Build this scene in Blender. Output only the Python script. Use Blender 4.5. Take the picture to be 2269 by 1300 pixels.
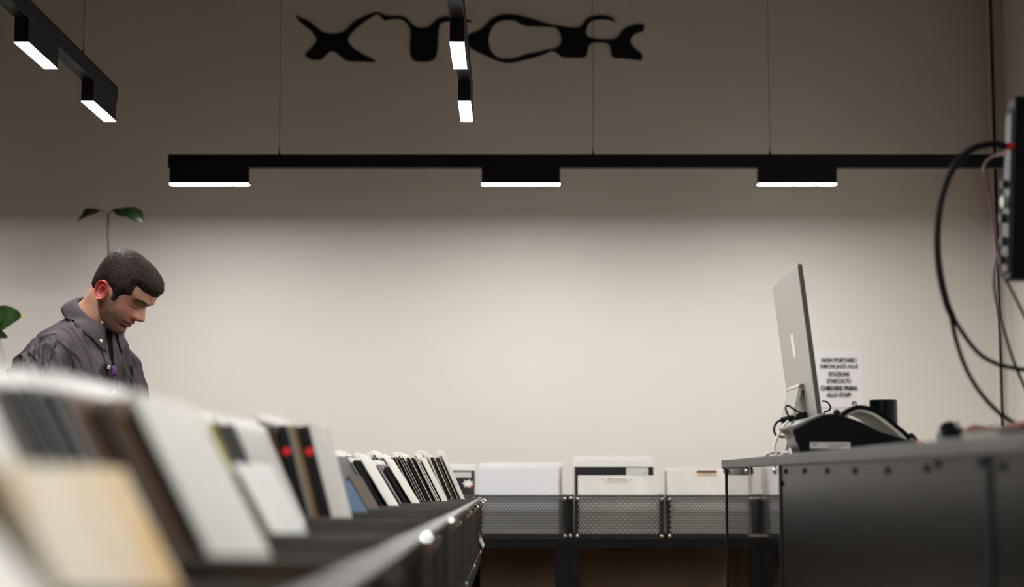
import bpy, bmesh, math, random
from mathutils import Vector, Matrix, noise
from mathutils.bvhtree import BVHTree

random.seed(7)
for _o in list(bpy.data.objects):
    bpy.data.objects.remove(_o)
C = bpy.context.scene.collection
S = bpy.context.scene

# ------------------------------------------------------------------ camera
EZ = 0.97                       # eye height; counter top is just above it, bin rims just below
FPX = 3900.0
HORIZON = 1062.0
PITCH = math.atan((HORIZON - 650.0) / FPX)
cam_d = bpy.data.cameras.new('camera')
cam_d.sensor_width = 36.0
cam_d.lens = FPX / 2269.0 * 36.0
cam_d.clip_start = 0.05
cam_d.dof.use_dof = True
cam_d.dof.focus_distance = 5.1
cam_d.dof.aperture_fstop = 2.4
cam = bpy.data.objects.new('camera', cam_d)
C.objects.link(cam)
cam.location = (0, 0, EZ)
cam.rotation_euler = (math.pi / 2 + PITCH, 0, 0)
S.camera = cam

# ------------------------------------------------------------------ world + exposure
w = bpy.data.worlds.new('world'); S.world = w
w.use_nodes = True
w.node_tree.nodes['Background'].inputs[0].default_value = (1.0, 0.86, 0.7, 1)
w.node_tree.nodes['Background'].inputs[1].default_value = 0.004
vs = S.view_settings
vs.view_transform = 'Standard'; vs.look = 'None'; vs.gamma = 1.0
vs.use_curve_mapping = False
vs.exposure = 2.28
LAMP = 60.0                     # radiance of the lamp diffusers

def P(x, y, d):
    """world point seen at photo pixel (x, y), at distance d along the room (world Y)"""
    a = (x - 1134.5) / FPX; b = (650.0 - y) / FPX
    c, s = math.cos(PITCH), math.sin(PITCH)
    dy = c - b * s; dz = s + b * c
    t = d / dy
    return Vector((a * t, d, EZ + dz * t))

# ------------------------------------------------------------------ materials
MATS = {}
def mat(name, col, rough=0.6, metal=0.0, var=0.0, scale=8.0, bump=0.0, bscale=60.0, coat=0.0,
        spec=0.5, emit=0.0, stretch=None, col2=None):
    if name in MATS: return MATS[name]
    m = bpy.data.materials.new(name); m.use_nodes = True
    nt = m.node_tree; b = nt.nodes['Principled BSDF']
    b.inputs['Base Color'].default_value = (*col, 1)
    b.inputs['Roughness'].default_value = rough
    b.inputs['Metallic'].default_value = metal
    b.inputs['Specular IOR Level'].default_value = spec
    b.inputs['Coat Weight'].default_value = coat
    b.inputs['Coat Roughness'].default_value = 0.08
    tc = nt.nodes.new('ShaderNodeTexCoord')
    vec = tc.outputs['Object']
    if stretch:
        mp = nt.nodes.new('ShaderNodeMapping'); mp.inputs['Scale'].default_value = stretch
        nt.links.new(vec, mp.inputs[0]); vec = mp.outputs[0]
    if var > 0 or col2:
        n = nt.nodes.new('ShaderNodeTexNoise'); n.inputs['Scale'].default_value = scale
        n.inputs['Detail'].default_value = 5
        nt.links.new(vec, n.inputs['Vector'])
        r = nt.nodes.new('ShaderNodeValToRGB')
        c2 = col2 if col2 else tuple(max(0, c * (1 - var)) for c in col)
        r.color_ramp.elements[0].position = 0.38; r.color_ramp.elements[1].position = 0.62
        r.color_ramp.elements[0].color = (*c2, 1); r.color_ramp.elements[1].color = (*col, 1)
        nt.links.new(n.outputs['Fac'], r.inputs[0]); nt.links.new(r.outputs[0], b.inputs['Base Color'])
    if bump > 0:
        n2 = nt.nodes.new('ShaderNodeTexNoise'); n2.inputs['Scale'].default_value = bscale
        n2.inputs['Detail'].default_value = 4
        nt.links.new(vec, n2.inputs['Vector'])
        bp = nt.nodes.new('ShaderNodeBump'); bp.inputs['Strength'].default_value = bump
        bp.inputs['Distance'].default_value = 0.01
        nt.links.new(n2.outputs['Fac'], bp.inputs['Height']); nt.links.new(bp.outputs[0], b.inputs['Normal'])
    if emit > 0:
        b.inputs['Emission Color'].default_value = (*col, 1)
        b.inputs['Emission Strength'].default_value = emit
    MATS[name] = m
    return m

M_wall = mat('wall_paint', (0.76, 0.719, 0.664), 0.85, var=0.03, scale=1.3, bump=0.04, bscale=90, spec=0.2)
M_ceil = mat('ceiling_paint', (0.10, 0.085, 0.07), 0.9, spec=0.1)
M_shelving = mat('brown_shelving', (0.12, 0.08, 0.045), 0.8, var=0.4, scale=5)
M_floor = mat('floor_wood', (0.18, 0.095, 0.040), 0.6, var=0.4, scale=3, stretch=(1, 6, 1))
M_black = mat('black_coated_metal', (0.006, 0.006, 0.0065), 0.5, spec=0.12)
M_track = mat('black_track', (0.010, 0.010, 0.011), 0.6, spec=0.2)
M_bin = mat('dark_bin_metal', (0.022, 0.017, 0.013), 0.5, var=0.3, scale=12, spec=0.15)
M_rim = mat('lamplit_bin_rim', (0.10, 0.09, 0.08), 0.5, metal=0.5, var=0.3, scale=20)  # lamp reflections along the bin lips put into a lighter colour
M_chrome = mat('chrome_bolt', (0.9, 0.89, 0.88), 0.05, metal=1.0)
M_diff = mat('lamp_diffuser', (1.0, 0.985, 0.96), 0.6, emit=LAMP)
M_sign = mat('black_vinyl', (0.006, 0.006, 0.007), 0.5, spec=0.3)
M_wire = mat('steel_wire', (0.10, 0.085, 0.07), 0.5, metal=0.6)
M_panel_brown = mat('brown_panel', (0.10, 0.062, 0.034), 0.7, var=0.25, scale=4)
M_gloss = mat('polished_dark_steel', (0.42, 0.40, 0.37), 0.035, metal=1.0, bump=0.012, bscale=9, stretch=(1, 2, 1))
M_steel = mat('brushed_dark_steel', (0.0055, 0.005, 0.0045), 0.26, spec=0.09, var=0.12, scale=7, bump=0.03, bscale=240,
              stretch=(1, 1, 0.04))
M_top = mat('grey_steel_top', (0.085, 0.080, 0.073), 0.5, metal=0.2, var=0.15, scale=14)
M_alu = mat('silver_aluminium', (0.50, 0.485, 0.45), 0.42, metal=0.75, var=0.02, scale=200, spec=0.4)
M_alu_edge = mat('shaded_alu_edge', (0.13, 0.12, 0.105), 0.45, metal=0.6)  # near edge's shade put into a darker aluminium; hinge cap shares it
M_logo = mat('polished_logo', (0.92, 0.91, 0.89), 0.12, metal=0.6)
M_screen = mat('screen_glass', (0.01, 0.01, 0.011), 0.08)
M_plastic = mat('black_plastic', (0.005, 0.005, 0.0065), 0.42, spec=0.15)
M_void = mat('dark_void', (0.003, 0.003, 0.003), 1.0, spec=0.0)
M_gplastic = mat('glossy_black_plastic', (0.004, 0.005, 0.007), 0.22, spec=0.3)
M_grey = mat('grey_plastic', (0.22, 0.205, 0.185), 0.5, spec=0.2)
M_blue = mat('blue_key_strip', (0.33, 0.38, 0.62), 0.5, col2=(0.75, 0.74, 0.72), scale=40)
M_cream = mat('cream_leather', (0.62, 0.57, 0.48), 0.6, var=0.08, scale=30)
M_whitecable = mat('white_cable_rubber', (0.62, 0.58, 0.52), 0.5)
M_cable = mat('black_cable_rubber', (0.007, 0.0065, 0.0065), 0.6, spec=0.12)
M_redcable = mat('dull_red_cable', (0.10, 0.025, 0.022), 0.5)
M_red = mat('red_plastic', (0.75, 0.012, 0.012), 0.4)
M_paper = mat('white_paper', (0.76, 0.73, 0.735), 0.8)
M_ink = mat('black_ink', (0.012, 0.011, 0.012), 0.7)
M_greyink = mat('grey_ink', (0.16, 0.15, 0.14), 0.7)
M_tan = mat('tan_label', (0.62, 0.50, 0.33), 0.7)
M_brownlabel = mat('brown_label', (0.13, 0.035, 0.022), 0.7)
M_sticker = mat('grey_sticker', (0.52, 0.50, 0.49), 0.7)
M_dot = mat('purple_dot', (0.12, 0.10, 0.22), 0.7)
M_leaf = mat('leaf_green', (0.060, 0.135, 0.035), 0.35, var=0.5, scale=18, spec=0.5)
M_leafd = mat('dark_leaf_green', (0.014, 0.035, 0.010), 0.4, var=0.4, scale=18)
M_stem = mat('stem_olive', (0.10, 0.085, 0.03), 0.6, var=0.3, scale=40)
M_yellow = mat('yellow_leaf_tip', (0.75, 0.50, 0.06), 0.6)
M_pot = mat('grey_ceramic', (0.33, 0.32, 0.30), 0.5, var=0.1, scale=10)
M_soil = mat('dark_soil', (0.03, 0.02, 0.012), 0.95, bump=0.6, bscale=80)
M_rear = mat('grey_rear_panel', (0.035, 0.034, 0.033), 0.45, metal=0.3, var=0.7, scale=25)

def poly_mat():
    m = bpy.data.materials.new('clear_plastic_bag'); m.use_nodes = True
    nt = m.node_tree; nt.nodes.clear()
    out = nt.nodes.new('ShaderNodeOutputMaterial')
    tr = nt.nodes.new('ShaderNodeBsdfTransparent')
    pb = nt.nodes.new('ShaderNodeBsdfPrincipled')
    pb.inputs['Base Color'].default_value = (0.82, 0.80, 0.77, 1)
    pb.inputs['Roughness'].default_value = 0.3
    tc = nt.nodes.new('ShaderNodeTexCoord')
    n = nt.nodes.new('ShaderNodeTexNoise'); n.inputs['Scale'].default_value = 45
    bp = nt.nodes.new('ShaderNodeBump'); bp.inputs['Strength'].default_value = 0.7
    nt.links.new(tc.outputs['Object'], n.inputs['Vector'])
    nt.links.new(n.outputs['Fac'], bp.inputs['Height']); nt.links.new(bp.outputs[0], pb.inputs['Normal'])
    mx = nt.nodes.new('ShaderNodeMixShader'); mx.inputs[0].default_value = 0.6
    nt.links.new(tr.outputs[0], mx.inputs[1]); nt.links.new(pb.outputs[0], mx.inputs[2])
    nt.links.new(mx.outputs[0], out.inputs[0])
    return m
M_poly = poly_mat()

# ------------------------------------------------------------------ mesh helpers
class MB:
    def __init__(s): s.v = []; s.f = []
    def add(s, vs, fs):
        n = len(s.v); s.v += [tuple(p) for p in vs]; s.f += [tuple(i + n for i in q) for q in fs]; return s
    def box(s, x0, x1, y0, y1, z0, z1, M=None):
        vs = [Vector((x, y, z)) for x in (x0, x1) for y in (y0, y1) for z in (z0, z1)]
        if M: vs = [M @ p for p in vs]
        return s.add(vs, [(0, 1, 3, 2), (4, 6, 7, 5), (0, 4, 5, 1), (2, 3, 7, 6), (0, 2, 6, 4), (1, 5, 7, 3)])
    def tube(s, pts, r, n=8, caps=True):
        pts = [Vector(p) for p in pts]; m = len(pts)
        rs = r if isinstance(r, (list, tuple)) else [r] * m
        vs = []; up = None
        for i, p in enumerate(pts):
            t = (pts[min(i + 1, m - 1)] - pts[max(i - 1, 0)]).normalized()
            if up is None:
                up = t.orthogonal().normalized()
            else:
                up = (up - t * up.dot(t)); up = up.normalized() if up.length > 1e-6 else t.orthogonal().normalized()
            b = t.cross(up)
            for k in range(n):
                a = 2 * math.pi * k / n
                vs.append(p + (up * math.cos(a) + b * math.sin(a)) * rs[i])
        fs = [(i * n + k, i * n + (k + 1) % n, (i + 1) * n + (k + 1) % n, (i + 1) * n + k) for i in range(m - 1) for k in range(n)]
        if caps:
            fs.append(tuple(range(n))[::-1]); fs.append(tuple((m - 1) * n + k for k in range(n)))
        return s.add(vs, fs)
    def lathe(s, prof, n=32, M=None):
        vs = []; fs = []; m = len(prof)
        for (r, z) in prof:
            for k in range(n):
                a = 2 * math.pi * k / n
                vs.append(Vector((r * math.cos(a), r * math.sin(a), z)))
        for i in range(m - 1):
            for k in range(n):
                fs.append((i * n + k, i * n + (k + 1) % n, (i + 1) * n + (k + 1) % n, (i + 1) * n + k))
        fs.append(tuple(range(n))[::-1]); fs.append(tuple((m - 1) * n + k for k in range(n)))
        if M: vs = [M @ p for p in vs]
        return s.add(vs, fs)
    def prism(s, poly, M, t):
        """poly: 2D outline; M maps (u, v, w); thickness along w from 0 to t"""
        n = len(poly)
        vs = [M @ Vector((u, v, 0)) for u, v in poly] + [M @ Vector((u, v, t)) for u, v in poly]
        fs = [tuple(range(n))[::-1], tuple(range(n, 2 * n))] + [(i, (i + 1) % n, n + (i + 1) % n, n + i) for i in range(n)]
        return s.add(vs, fs)
    def grid(s, rows, closed=False):
        nr = len(rows); nc = len(rows[0]); vs = [p for r in rows for p in r]; fs = []
        for i in range(nr - 1):
            for j in range(nc if closed else nc - 1):
                j2 = (j + 1) % nc
                fs.append((i * nc + j, i * nc + j2, (i + 1) * nc + j2, (i + 1) * nc + j))
        return s.add(vs, fs)
    def ico(s, c, r, n=10, m=7, M=None):
        prof = [(r * math.sin(math.pi * i / m) + 1e-5, -r * math.cos(math.pi * i / m)) for i in range(m + 1)]
        T = Matrix.Translation(Vector(c)); T = T @ M if M else T
        return s.lathe(prof, n, T)
    def mesh(s, name, smooth=False):
        me = bpy.data.meshes.new(name); me.from_pydata(s.v, [], s.f)
        me.validate(); 
        bm = bmesh.new(); bm.from_mesh(me); bmesh.ops.recalc_face_normals(bm, faces=bm.faces); bm.to_mesh(me); bm.free()
        if smooth:
            for p in me.polygons: p.use_smooth = True
        return me

def obj(name, me, m=None, parent=None, smooth=False, bevel=0.0, segs=2):
    if isinstance(me, MB): me = me.mesh(name, smooth)
    if m is not None and not me.materials: me.materials.append(m)
    o = bpy.data.objects.new(name, me); C.objects.link(o)
    if parent is not None: o.parent = parent
    if bevel > 0:
        b = o.modifiers.new('bevel', 'BEVEL'); b.width = bevel; b.segments = segs; b.limit_method = 'ANGLE'
        for p in me.polygons: p.use_smooth = True
        wn = o.modifiers.new('wn', 'WEIGHTED_NORMAL'); wn.keep_sharp = True
    return o

def empty(name, loc=(0, 0, 0), rz=0.0):
    o = bpy.data.objects.new(name, None); C.objects.link(o)
    o.location = loc; o.rotation_euler = (0, 0, rz); o.empty_display_size = 0.05
    return o

def tag(o, label, cat, group=None):
    o['label'] = label; o['category'] = cat
    if group: o['group'] = group
    return o

def struct(o):
    o['kind'] = 'structure'; return o

def curve_mesh(name, splines, ext):
    """filled 2D outline(s) with holes -> solid mesh in local XY, thickness +-ext along Z"""
    cu = bpy.data.curves.new(name, 'CURVE'); cu.dimensions = '2D'; cu.fill_mode = 'BOTH'; cu.extrude = ext
    for pts in splines:
        sp = cu.splines.new('POLY'); sp.points.add(len(pts) - 1); sp.use_cyclic_u = True
        for i, (x, y) in enumerate(pts): sp.points[i].co = (x, y, 0, 1)
    t = bpy.data.objects.new(name, cu)
    me = bpy.data.meshes.new_from_object(t)
    bpy.data.objects.remove(t); bpy.data.curves.remove(cu)
    me.name = name
    return me

def text_mesh(body, size, ext=0.0003, bold=0.0, sx=1.0):
    cu = bpy.data.curves.new('lettering', 'FONT'); cu.body = body; cu.size = size
    cu.extrude = ext; cu.offset = bold; cu.align_x = 'CENTER'; cu.align_y = 'CENTER'; cu.resolution_u = 3
    t = bpy.data.objects.new('lettering', cu)
    me = bpy.data.meshes.new_from_object(t)
    bpy.data.objects.remove(t); bpy.data.curves.remove(cu)
    for v in me.vertices: v.co.x *= sx
    me.name = 'lettering'
    return me

def smooth_closed(pts, it=2):
    for _ in range(it):
        q = []
        n = len(pts)
        for i in range(n):
            a = pts[i]; b = pts[(i + 1) % n]
            q.append((a[0] * .75 + b[0] * .25, a[1] * .75 + b[1] * .25))
            q.append((a[0] * .25 + b[0] * .75, a[1] * .25 + b[1] * .75))
        pts = q
    return pts

def spline(pts, n=12):
    pts = [Vector(p) for p in pts]; out = []
    e = [2 * pts[0] - pts[1]] + pts + [2 * pts[-1] - pts[-2]]
    for i in range(1, len(e) - 2):
        p0, p1, p2, p3 = e[i - 1:i + 3]
        for k in range(n):
            t = k / n
            out.append(0.5 * ((2 * p1) + (p2 - p0) * t + (2 * p0 - 5 * p1 + 4 * p2 - p3) * t * t + (3 * p1 - p0 - 3 * p2 + p3) * t ** 3))
    out.append(pts[-1]); return out

ORD = ['first', 'second', 'third', 'fourth', 'fifth', 'sixth', 'seventh', 'eighth', 'ninth', 'tenth', 'eleventh', 'twelfth',
       'thirteenth', 'fourteenth', 'fifteenth', 'sixteenth', 'seventeenth', 'eighteenth', 'nineteenth', 'twentieth',
       'twenty-first', 'twenty-second', 'twenty-third', 'twenty-fourth', 'twenty-fifth', 'twenty-sixth', 'twenty-seventh', 'twenty-eighth']

# ------------------------------------------------------------------ room
WY = 7.70; RX = 2.17; LX = -4.2; BY = -3.2; CZ = 4.3
struct(obj('floor', MB().box(LX - .1, RX + .1, BY - .1, WY + .1, -0.1, 0), M_floor))
struct(obj('ceiling', MB().box(LX - .1, RX + .1, BY - .1, WY + .1, CZ, CZ + .1), M_ceil))
struct(obj('wall_back', MB().box(LX - .1, RX + .1, WY, WY + .1, 0, CZ), M_wall))
struct(obj('wall_right', MB().box(RX, RX + .1, BY, WY, 0, CZ), M_wall))
struct(obj('wall_left', MB().box(LX - .1, LX, BY, WY, 0, CZ), M_shelving))
struct(obj('wall_front', MB().box(LX - .1, RX + .1, BY - .1, BY, 0, CZ), M_shelving))
struct(obj('trim_1', MB().box(2.117, RX + .02, WY - 0.07, WY + .02, 0, CZ), M_wall))
o = obj('conduit', MB().tube([(2.118, WY - 0.085, 0.0), (2.118, WY - 0.085, CZ)], 0.0065, 8), M_black)
tag(o, 'thin black vertical conduit running up the corner beside the right wall', 'conduit')

# wall lettering
SC = (2269.0 / 860.0)
def zsign(x, y):
    p = P(620 + x / SC, y / SC, WY); return (p.x, p.z)
XT = [(92,85),(130,108),(175,125),(215,160),(250,190),(300,200),(340,198),(375,188),(400,165),(430,130),(480,105),(540,80),(565,72),(590,78),(620,95),(680,95),(720,95),(745,110),(770,140),(800,162),(835,166),(870,160),(890,145),(910,120),(940,103),(985,97),(1030,100),(1070,110),(1125,122),(1120,132),(1060,128),(1010,126),(965,128),(940,140),(930,170),(925,250),(922,310),(908,345),(880,362),(830,364),(790,360),(770,340),(760,300),(762,240),(768,185),(755,150),(730,125),(700,112),(660,112),(625,120),(612,122),(598,108),(580,88),(566,84),(540,100),(480,140),(440,175),(410,205),(398,235),(410,260),(440,290),(490,320),(540,345),(565,358),(550,366),(480,362),(400,360),(375,350),(345,320),(315,300),(290,305),(265,330),(245,350),(215,354),(170,345),(148,325),(160,305),(195,275),(215,250),(216,225),(195,190),(150,155),(110,120)]
CR = [(1085,215),(1115,198),(1160,185),(1195,160),(1220,130),(1250,105),(1290,88),(1340,84),(1400,92),(1470,110),(1540,132),(1600,150),(1650,155),(1700,165),(1750,162),(1770,150),(1785,120),(1810,100),(1860,92),(1920,94),(1950,108),(1966,135),(1950,128),(1930,118),(1880,115),(1830,120),(1805,140),(1795,165),(1788,195),(1800,218),(1850,230),(1910,232),(1960,232),(1980,215),(2000,180),(2030,160),(2080,145),(2125,143),(2132,160),(2125,185),(2085,195),(2055,220),(2050,250),(2070,280),(2118,315),(2120,357),(2070,350),(2000,343),(1950,342),(1936,320),(1936,290),(1925,262),(1900,250),(1850,250),(1815,258),(1803,280),(1800,310),(1790,335),(1760,341),(1700,340),(1650,338),(1630,320),(1605,302),(1580,300),(1550,318),(1500,335),(1440,350),(1380,366),(1320,371),(1270,358),(1220,335),(1165,310),(1110,280),(1085,250)]
CH = [(1220,250),(1222,215),(1240,165),(1270,130),(1320,118),(1370,120),(1400,138),(1430,155),(1500,157),(1570,160),(1610,160),(1635,185),(1648,230),(1640,265),(1620,285),(1570,290),(1520,305),(1440,318),(1390,338),(1320,348),(1270,338),(1235,305)]
sg = empty('wall_sign', (P(1042, 85, WY).x, WY - 0.004, 2.9))
tag(sg, 'black distorted XTCR lettering stuck high on the back wall', 'sign')
for nm, spl in (('letters_xt', [XT]), ('letters_cr', [CR, CH])):
    me = curve_mesh('letters', [smooth_closed([zsign(*p) for p in q], 1) for q in spl], 0.0025)
    for v in me.vertices: v.co = Vector((v.co.x - sg.location.x, v.co.z, v.co.y - 2.9))
    obj('letters', me, M_sign, sg)

# ------------------------------------------------------------------ lights
TRZ = P(1150, 409, 6.88).z      # underside of diffusers
LL = 0.31
def lamp_mesh():
    h = MB().box(-LL / 2, LL / 2, -0.019, 0.019, 0.001, 0.068)
    d = MB().box(-LL / 2 + .0015, LL / 2 - .0015, -0.0185, 0.0185, 0.0, 0.0012)
    return h.mesh('lamp_housing'), d.mesh('diffuser')
LH, LD = lamp_mesh(); LH.materials.append(M_track); LD.materials.append(M_diff)
def lamp(x, y, rz, label):
    t = empty('track_lamp', (x, y, TRZ), rz); tag(t, label, 'lamp', 'linear track lamps')
    h = obj('housing', LH, None, t); obj('diffuser', LD, None, t)
    return t
def track(name, x0, x1, y0, y1, wires, label):
    """rail between two points along X or Y"""
    t = empty(name, ((x0 + x1) / 2, (y0 + y1) / 2, TRZ + 0.066))
    tag(t, label, 'track', 'suspended lighting tracks')
    L = (x1 - x0) if abs(x1 - x0) > abs(y1 - y0) else (y1 - y0)
    alongx = abs(x1 - x0) > abs(y1 - y0)
    hw = 0.02
    if alongx: mb = MB().box(-L / 2, L / 2, -hw, hw, 0, 0.053)
    else: mb = MB().box(-hw, hw, -L / 2, L / 2, 0, 0.053)
    obj('rail', mb, M_track, t, bevel=0.002)
    for wv in wires:
        dx, dy = ((wv - t.location.x, 0) if alongx else (0, wv - t.location.y))
        wo = obj('suspension_wire', MB().tube([(dx, dy, 0.06), (dx, dy, CZ - t.location.z)], 0.0011, 5), M_wire, t)
        obj('gripper', MB().lathe([(0.004, 0), (0.004, 0.012), (0.0022, 0.018), (0.0022, 0.028)], 8, Matrix.Translation((dx, dy, 0.05))), M_track, wo)
    return t
FY = 6.88
fx0 = P(374, 360, FY).x
track('lighting_track', fx0, RX - 0.005, FY, FY, [P(q, 335, FY).x for q in (619, 1314, 1706)],
      'long black lighting track hung across the back wall')
for q, nm in ((464.5, 'leftmost lamp on the long track across the back wall'), (1154, 'middle lamp on the long track across the back wall'),
              (1766, 'rightmost lamp on the long track across the back wall')):
    lamp(P(q, 409, FY).x, FY, 0, 'slim black linear ' + nm)
YS = [5.49, 4.755, 4.02, 3.285, 2.55, 1.815, 1.08, 0.345, -0.39]
XL = -1.31; XC = -0.147
t1 = track('lighting_track', XL, XL, -1.2, 5.66, [5.27, 3.4, 1.6], 'black lighting track at upper left pointing towards the camera')
t2 = track('lighting_track', XC, XC, -1.2, 5.62, [5.27, 3.4, 1.6], 'black lighting track in the middle pointing towards the camera')
t3 = track('lighting_track', -3.6, -2.45, FY, FY, [-3.3, -2.7], 'short black lighting track beyond the left edge along the back wall')
t4 = track('lighting_track', 1.78, 1.78, 2.9, 5.66, [5.27, 3.4], 'black lighting track near the right wall, beyond the right edge')
for i, yy in enumerate((5.49, 4.755)):
    lamp(1.78, yy, math.pi / 2, 'black linear lamp on the track near the right wall, %s from its far end' % ORD[i])
lamp(-2.78, FY, 0, 'slim black linear lamp on the short track beyond the left edge')
for xx, nm, ys in ((XL, 'upper left', YS[:5]), (XC, 'middle', YS)):
    for i, yy in enumerate(ys):
        lamp(xx, yy, math.pi / 2, 'black linear lamp on the %s track, %s from its far end' % (nm, ORD[i]))

# ------------------------------------------------------------------ perforated bins
def perforated(W, H, p=0.012, q=0.0104, r=0.0045, margin=0.006):
    """sheet in local XZ (x 0..W, z 0..H) with staggered round holes"""
    nx = int((W - 2 * margin) / p) - 1; nz = int((H - 2 * margin) / q)
    ox = (W - (nx + .5) * p) / 2; oz = (H - nz * q) / 2
    mb = MB()
    for j in range(nz):
        sh = (p / 2 if j % 2 else 0)
        z0 = oz + j * q; z1 = z0 + q; zc = (z0 + z1) / 2
        if sh: mb.add([(ox, 0, z0), (ox + sh, 0, z0), (ox + sh, 0, z1), (ox, 0, z1)], [(0, 1, 2, 3)])
        else: mb.add([(ox + nx * p, 0, z0), (ox + nx * p + p / 2, 0, z0), (ox + nx * p + p / 2, 0, z1), (ox + nx * p, 0, z1)], [(0, 1, 2, 3)])
        for i in range(nx):
            x0 = ox + sh + i * p; x1 = x0 + p; xc = (x0 + x1) / 2
            outer = [(x1, zc), (x1, z1), (xc, z1), (x0, z1), (x0, zc), (x0, z0), (xc, z0), (x1, z0)]
            inner = [(xc + r * math.cos(k * math.pi / 4), zc + r * math.sin(k * math.pi / 4)) for k in range(8)]
            vs = [(a, 0, b) for a, b in outer] + [(a, 0, b) for a, b in inner]
            mb.add(vs, [(k, (k + 1) % 8, 8 + (k + 1) % 8, 8 + k) for k in range(8)])
    X1 = ox + (nx + .5) * p; Z1 = oz + nz * q
    for (a, b, c, d) in ((0, W, 0, oz), (0, W, Z1, H), (0, ox, oz, Z1), (X1, W, oz, Z1)):
        mb.add([(a, 0, c), (b, 0, c), (b, 0, d), (a, 0, d)], [(0, 1, 2, 3)])
    return mb.mesh('perforated_sheet')

BD, BH = 0.352, 0.172                 # bin depth, height
PERF_S = perforated(BD, BH); PERF_S.materials.append(M_bin)
RIMZ = EZ - 0.060
BASEZ = RIMZ - BH
def b_mesh(mb, m, nm):
    me = mb.mesh(nm); me.materials.append(m); return me
ME_RIMS = b_mesh(MB().box(-0.004, 0.004, 0.009, BD - 0.009, -0.006, 0.0), M_rim, 'rim')
ME_POST = b_mesh(MB().box(-0.006, 0.006, 0.001, 0.010, 0.0, BH), M_bin, 'corner_post')
_bm = MB().lathe([(0.0001, -0.0042), (0.0030, -0.0038), (0.0055, -0.0025), (0.0072, 0.0), (0.0072, 0.002)], 16, Matrix.Rotation(math.pi / 2, 4, 'X') @ Matrix.Rotation(math.pi, 4, 'X'))
ME_BOLT = _bm.mesh('bolt', True); ME_BOLT.materials.append(M_chrome)
ME_BALL = MB().ico((0, 0, 0), 0.0125, 28, 16, Matrix.Diagonal((1, 1, .6, 1))).mesh('glint_ball', True); ME_BALL.materials.append(M_chrome)
WIDE = {}
def wide_parts(BW):
    k = round(BW, 3)
    if k not in WIDE:
        pf = perforated(BW, BH); pf.materials.append(M_bin)
        WIDE[k] = (pf,
            b_mesh(MB().box(-BW / 2 + .002, BW / 2 - .002, 0.002, BD - .002, 0.0, 0.020), M_bin, 'base_tray'),
            b_mesh(MB().box(-BW / 2, BW / 2, -0.003, 0.011, -0.004, 0.0).box(-BW / 2, BW / 2, -0.004, -0.001, -0.010, -0.0), M_rim, 'rim'),
            b_mesh(MB().box(-BW / 2, BW / 2, -0.004, -0.001, 0.0, 0.014), M_bin, 'bottom_flange'))
    return WIDE[k]
M_divider = mat('brown_divider_sheet', (0.060, 0.043, 0.033), 0.45, var=0.2, scale=10, spec=0.3)
ME_SOLID = b_mesh(MB().box(0.0, BD, -0.0008, 0.0008, 0.0, BH), M_divider, 'divider_sheet')
def record_bin(loc, rz, label, group, BW=0.352, dividers=(), balls=False, solid=False):
    """front at local y=0 facing -y, opening upward, width along x"""
    pf, tray, rim, fl = wide_parts(BW)
    t = empty('record_bin', loc, rz); tag(t, label, 'bin', group)
    f = obj('front_panel', pf, None, t); f.location = (-BW / 2, 0, 0)
    g = obj('back_panel', pf, None, t); g.location = (-BW / 2, BD, 0)
    for sx in (-1, 1):
        s_ = obj('side_panel', ME_SOLID if solid else PERF_S, None, t); s_.location = (sx * (BW / 2 - 0.001), 0, 0); s_.rotation_euler = (0, 0, math.pi / 2)
        r_ = obj('side_rim', ME_RIMS, None, t); r_.location = (sx * (BW / 2 - 0.004), 0, BH)
        p_ = obj('corner_post', ME_POST, None, t); p_.location = (sx * (BW / 2 - 0.006), 0, 0)
        for zz in (0.012, BH - 0.016):
            b_ = obj('bolt', ME_BOLT, None, t); b_.location = (sx * (BW / 2 - 0.010), -0.003, zz)
    if balls:
        b_ = obj('glint_ball', ME_BALL, None, t); b_.location = (BW / 2 - 0.012, -0.004, BH - 0.010)  # flattened chrome ball added to catch lamp glints on the rim
    for dx in dividers:
        s_ = obj('divider', ME_SOLID, None, t); s_.location = (dx, 0, 0); s_.rotation_euler = (0, 0, math.pi / 2)
        r_ = obj('side_rim', ME_RIMS, None, t); r_.location = (dx, 0, BH)
    obj('base_tray', tray, None, t)
    r_ = obj('front_rim', rim, None, t); r_.location = (0, 0, BH)
    r_ = obj('back_rim', rim, None, t); r_.location = (0, BD - 0.006, BH)
    obj('bottom_flange', fl, None, t)
    return t

# ------------------------------------------------------------------ records
PAL = {
    'white': (0.60, 0.575, 0.53), 'bright white': (0.76, 0.73, 0.68), 'off-white': (0.60, 0.56, 0.50), 'pale grey': (0.46, 0.44, 0.42), 'pale blue-grey': (0.50, 0.53, 0.54),
    'mid grey': (0.25, 0.235, 0.22), 'dark grey': (0.060, 0.058, 0.057), 'black': (0.010, 0.010, 0.011), 'navy': (0.020, 0.028, 0.048),
    'maroon': (0.075, 0.018, 0.022), 'brown': (0.16, 0.10, 0.065), 'dark brown': (0.062, 0.040, 0.028), 'tan': (0.26, 0.17, 0.09),
    'golden tan': (0.62, 0.38, 0.12), 'blue': (0.025, 0.075, 0.15), 'dark green': (0.025, 0.045, 0.035), 'red': (0.28, 0.02, 0.025),
    'mauve': (0.26, 0.22, 0.24), 'yellow': (0.52, 0.48, 0.03), 'purple': (0.05, 0.035, 0.10), 'cream': (0.55, 0.49, 0.38),
}
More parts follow.
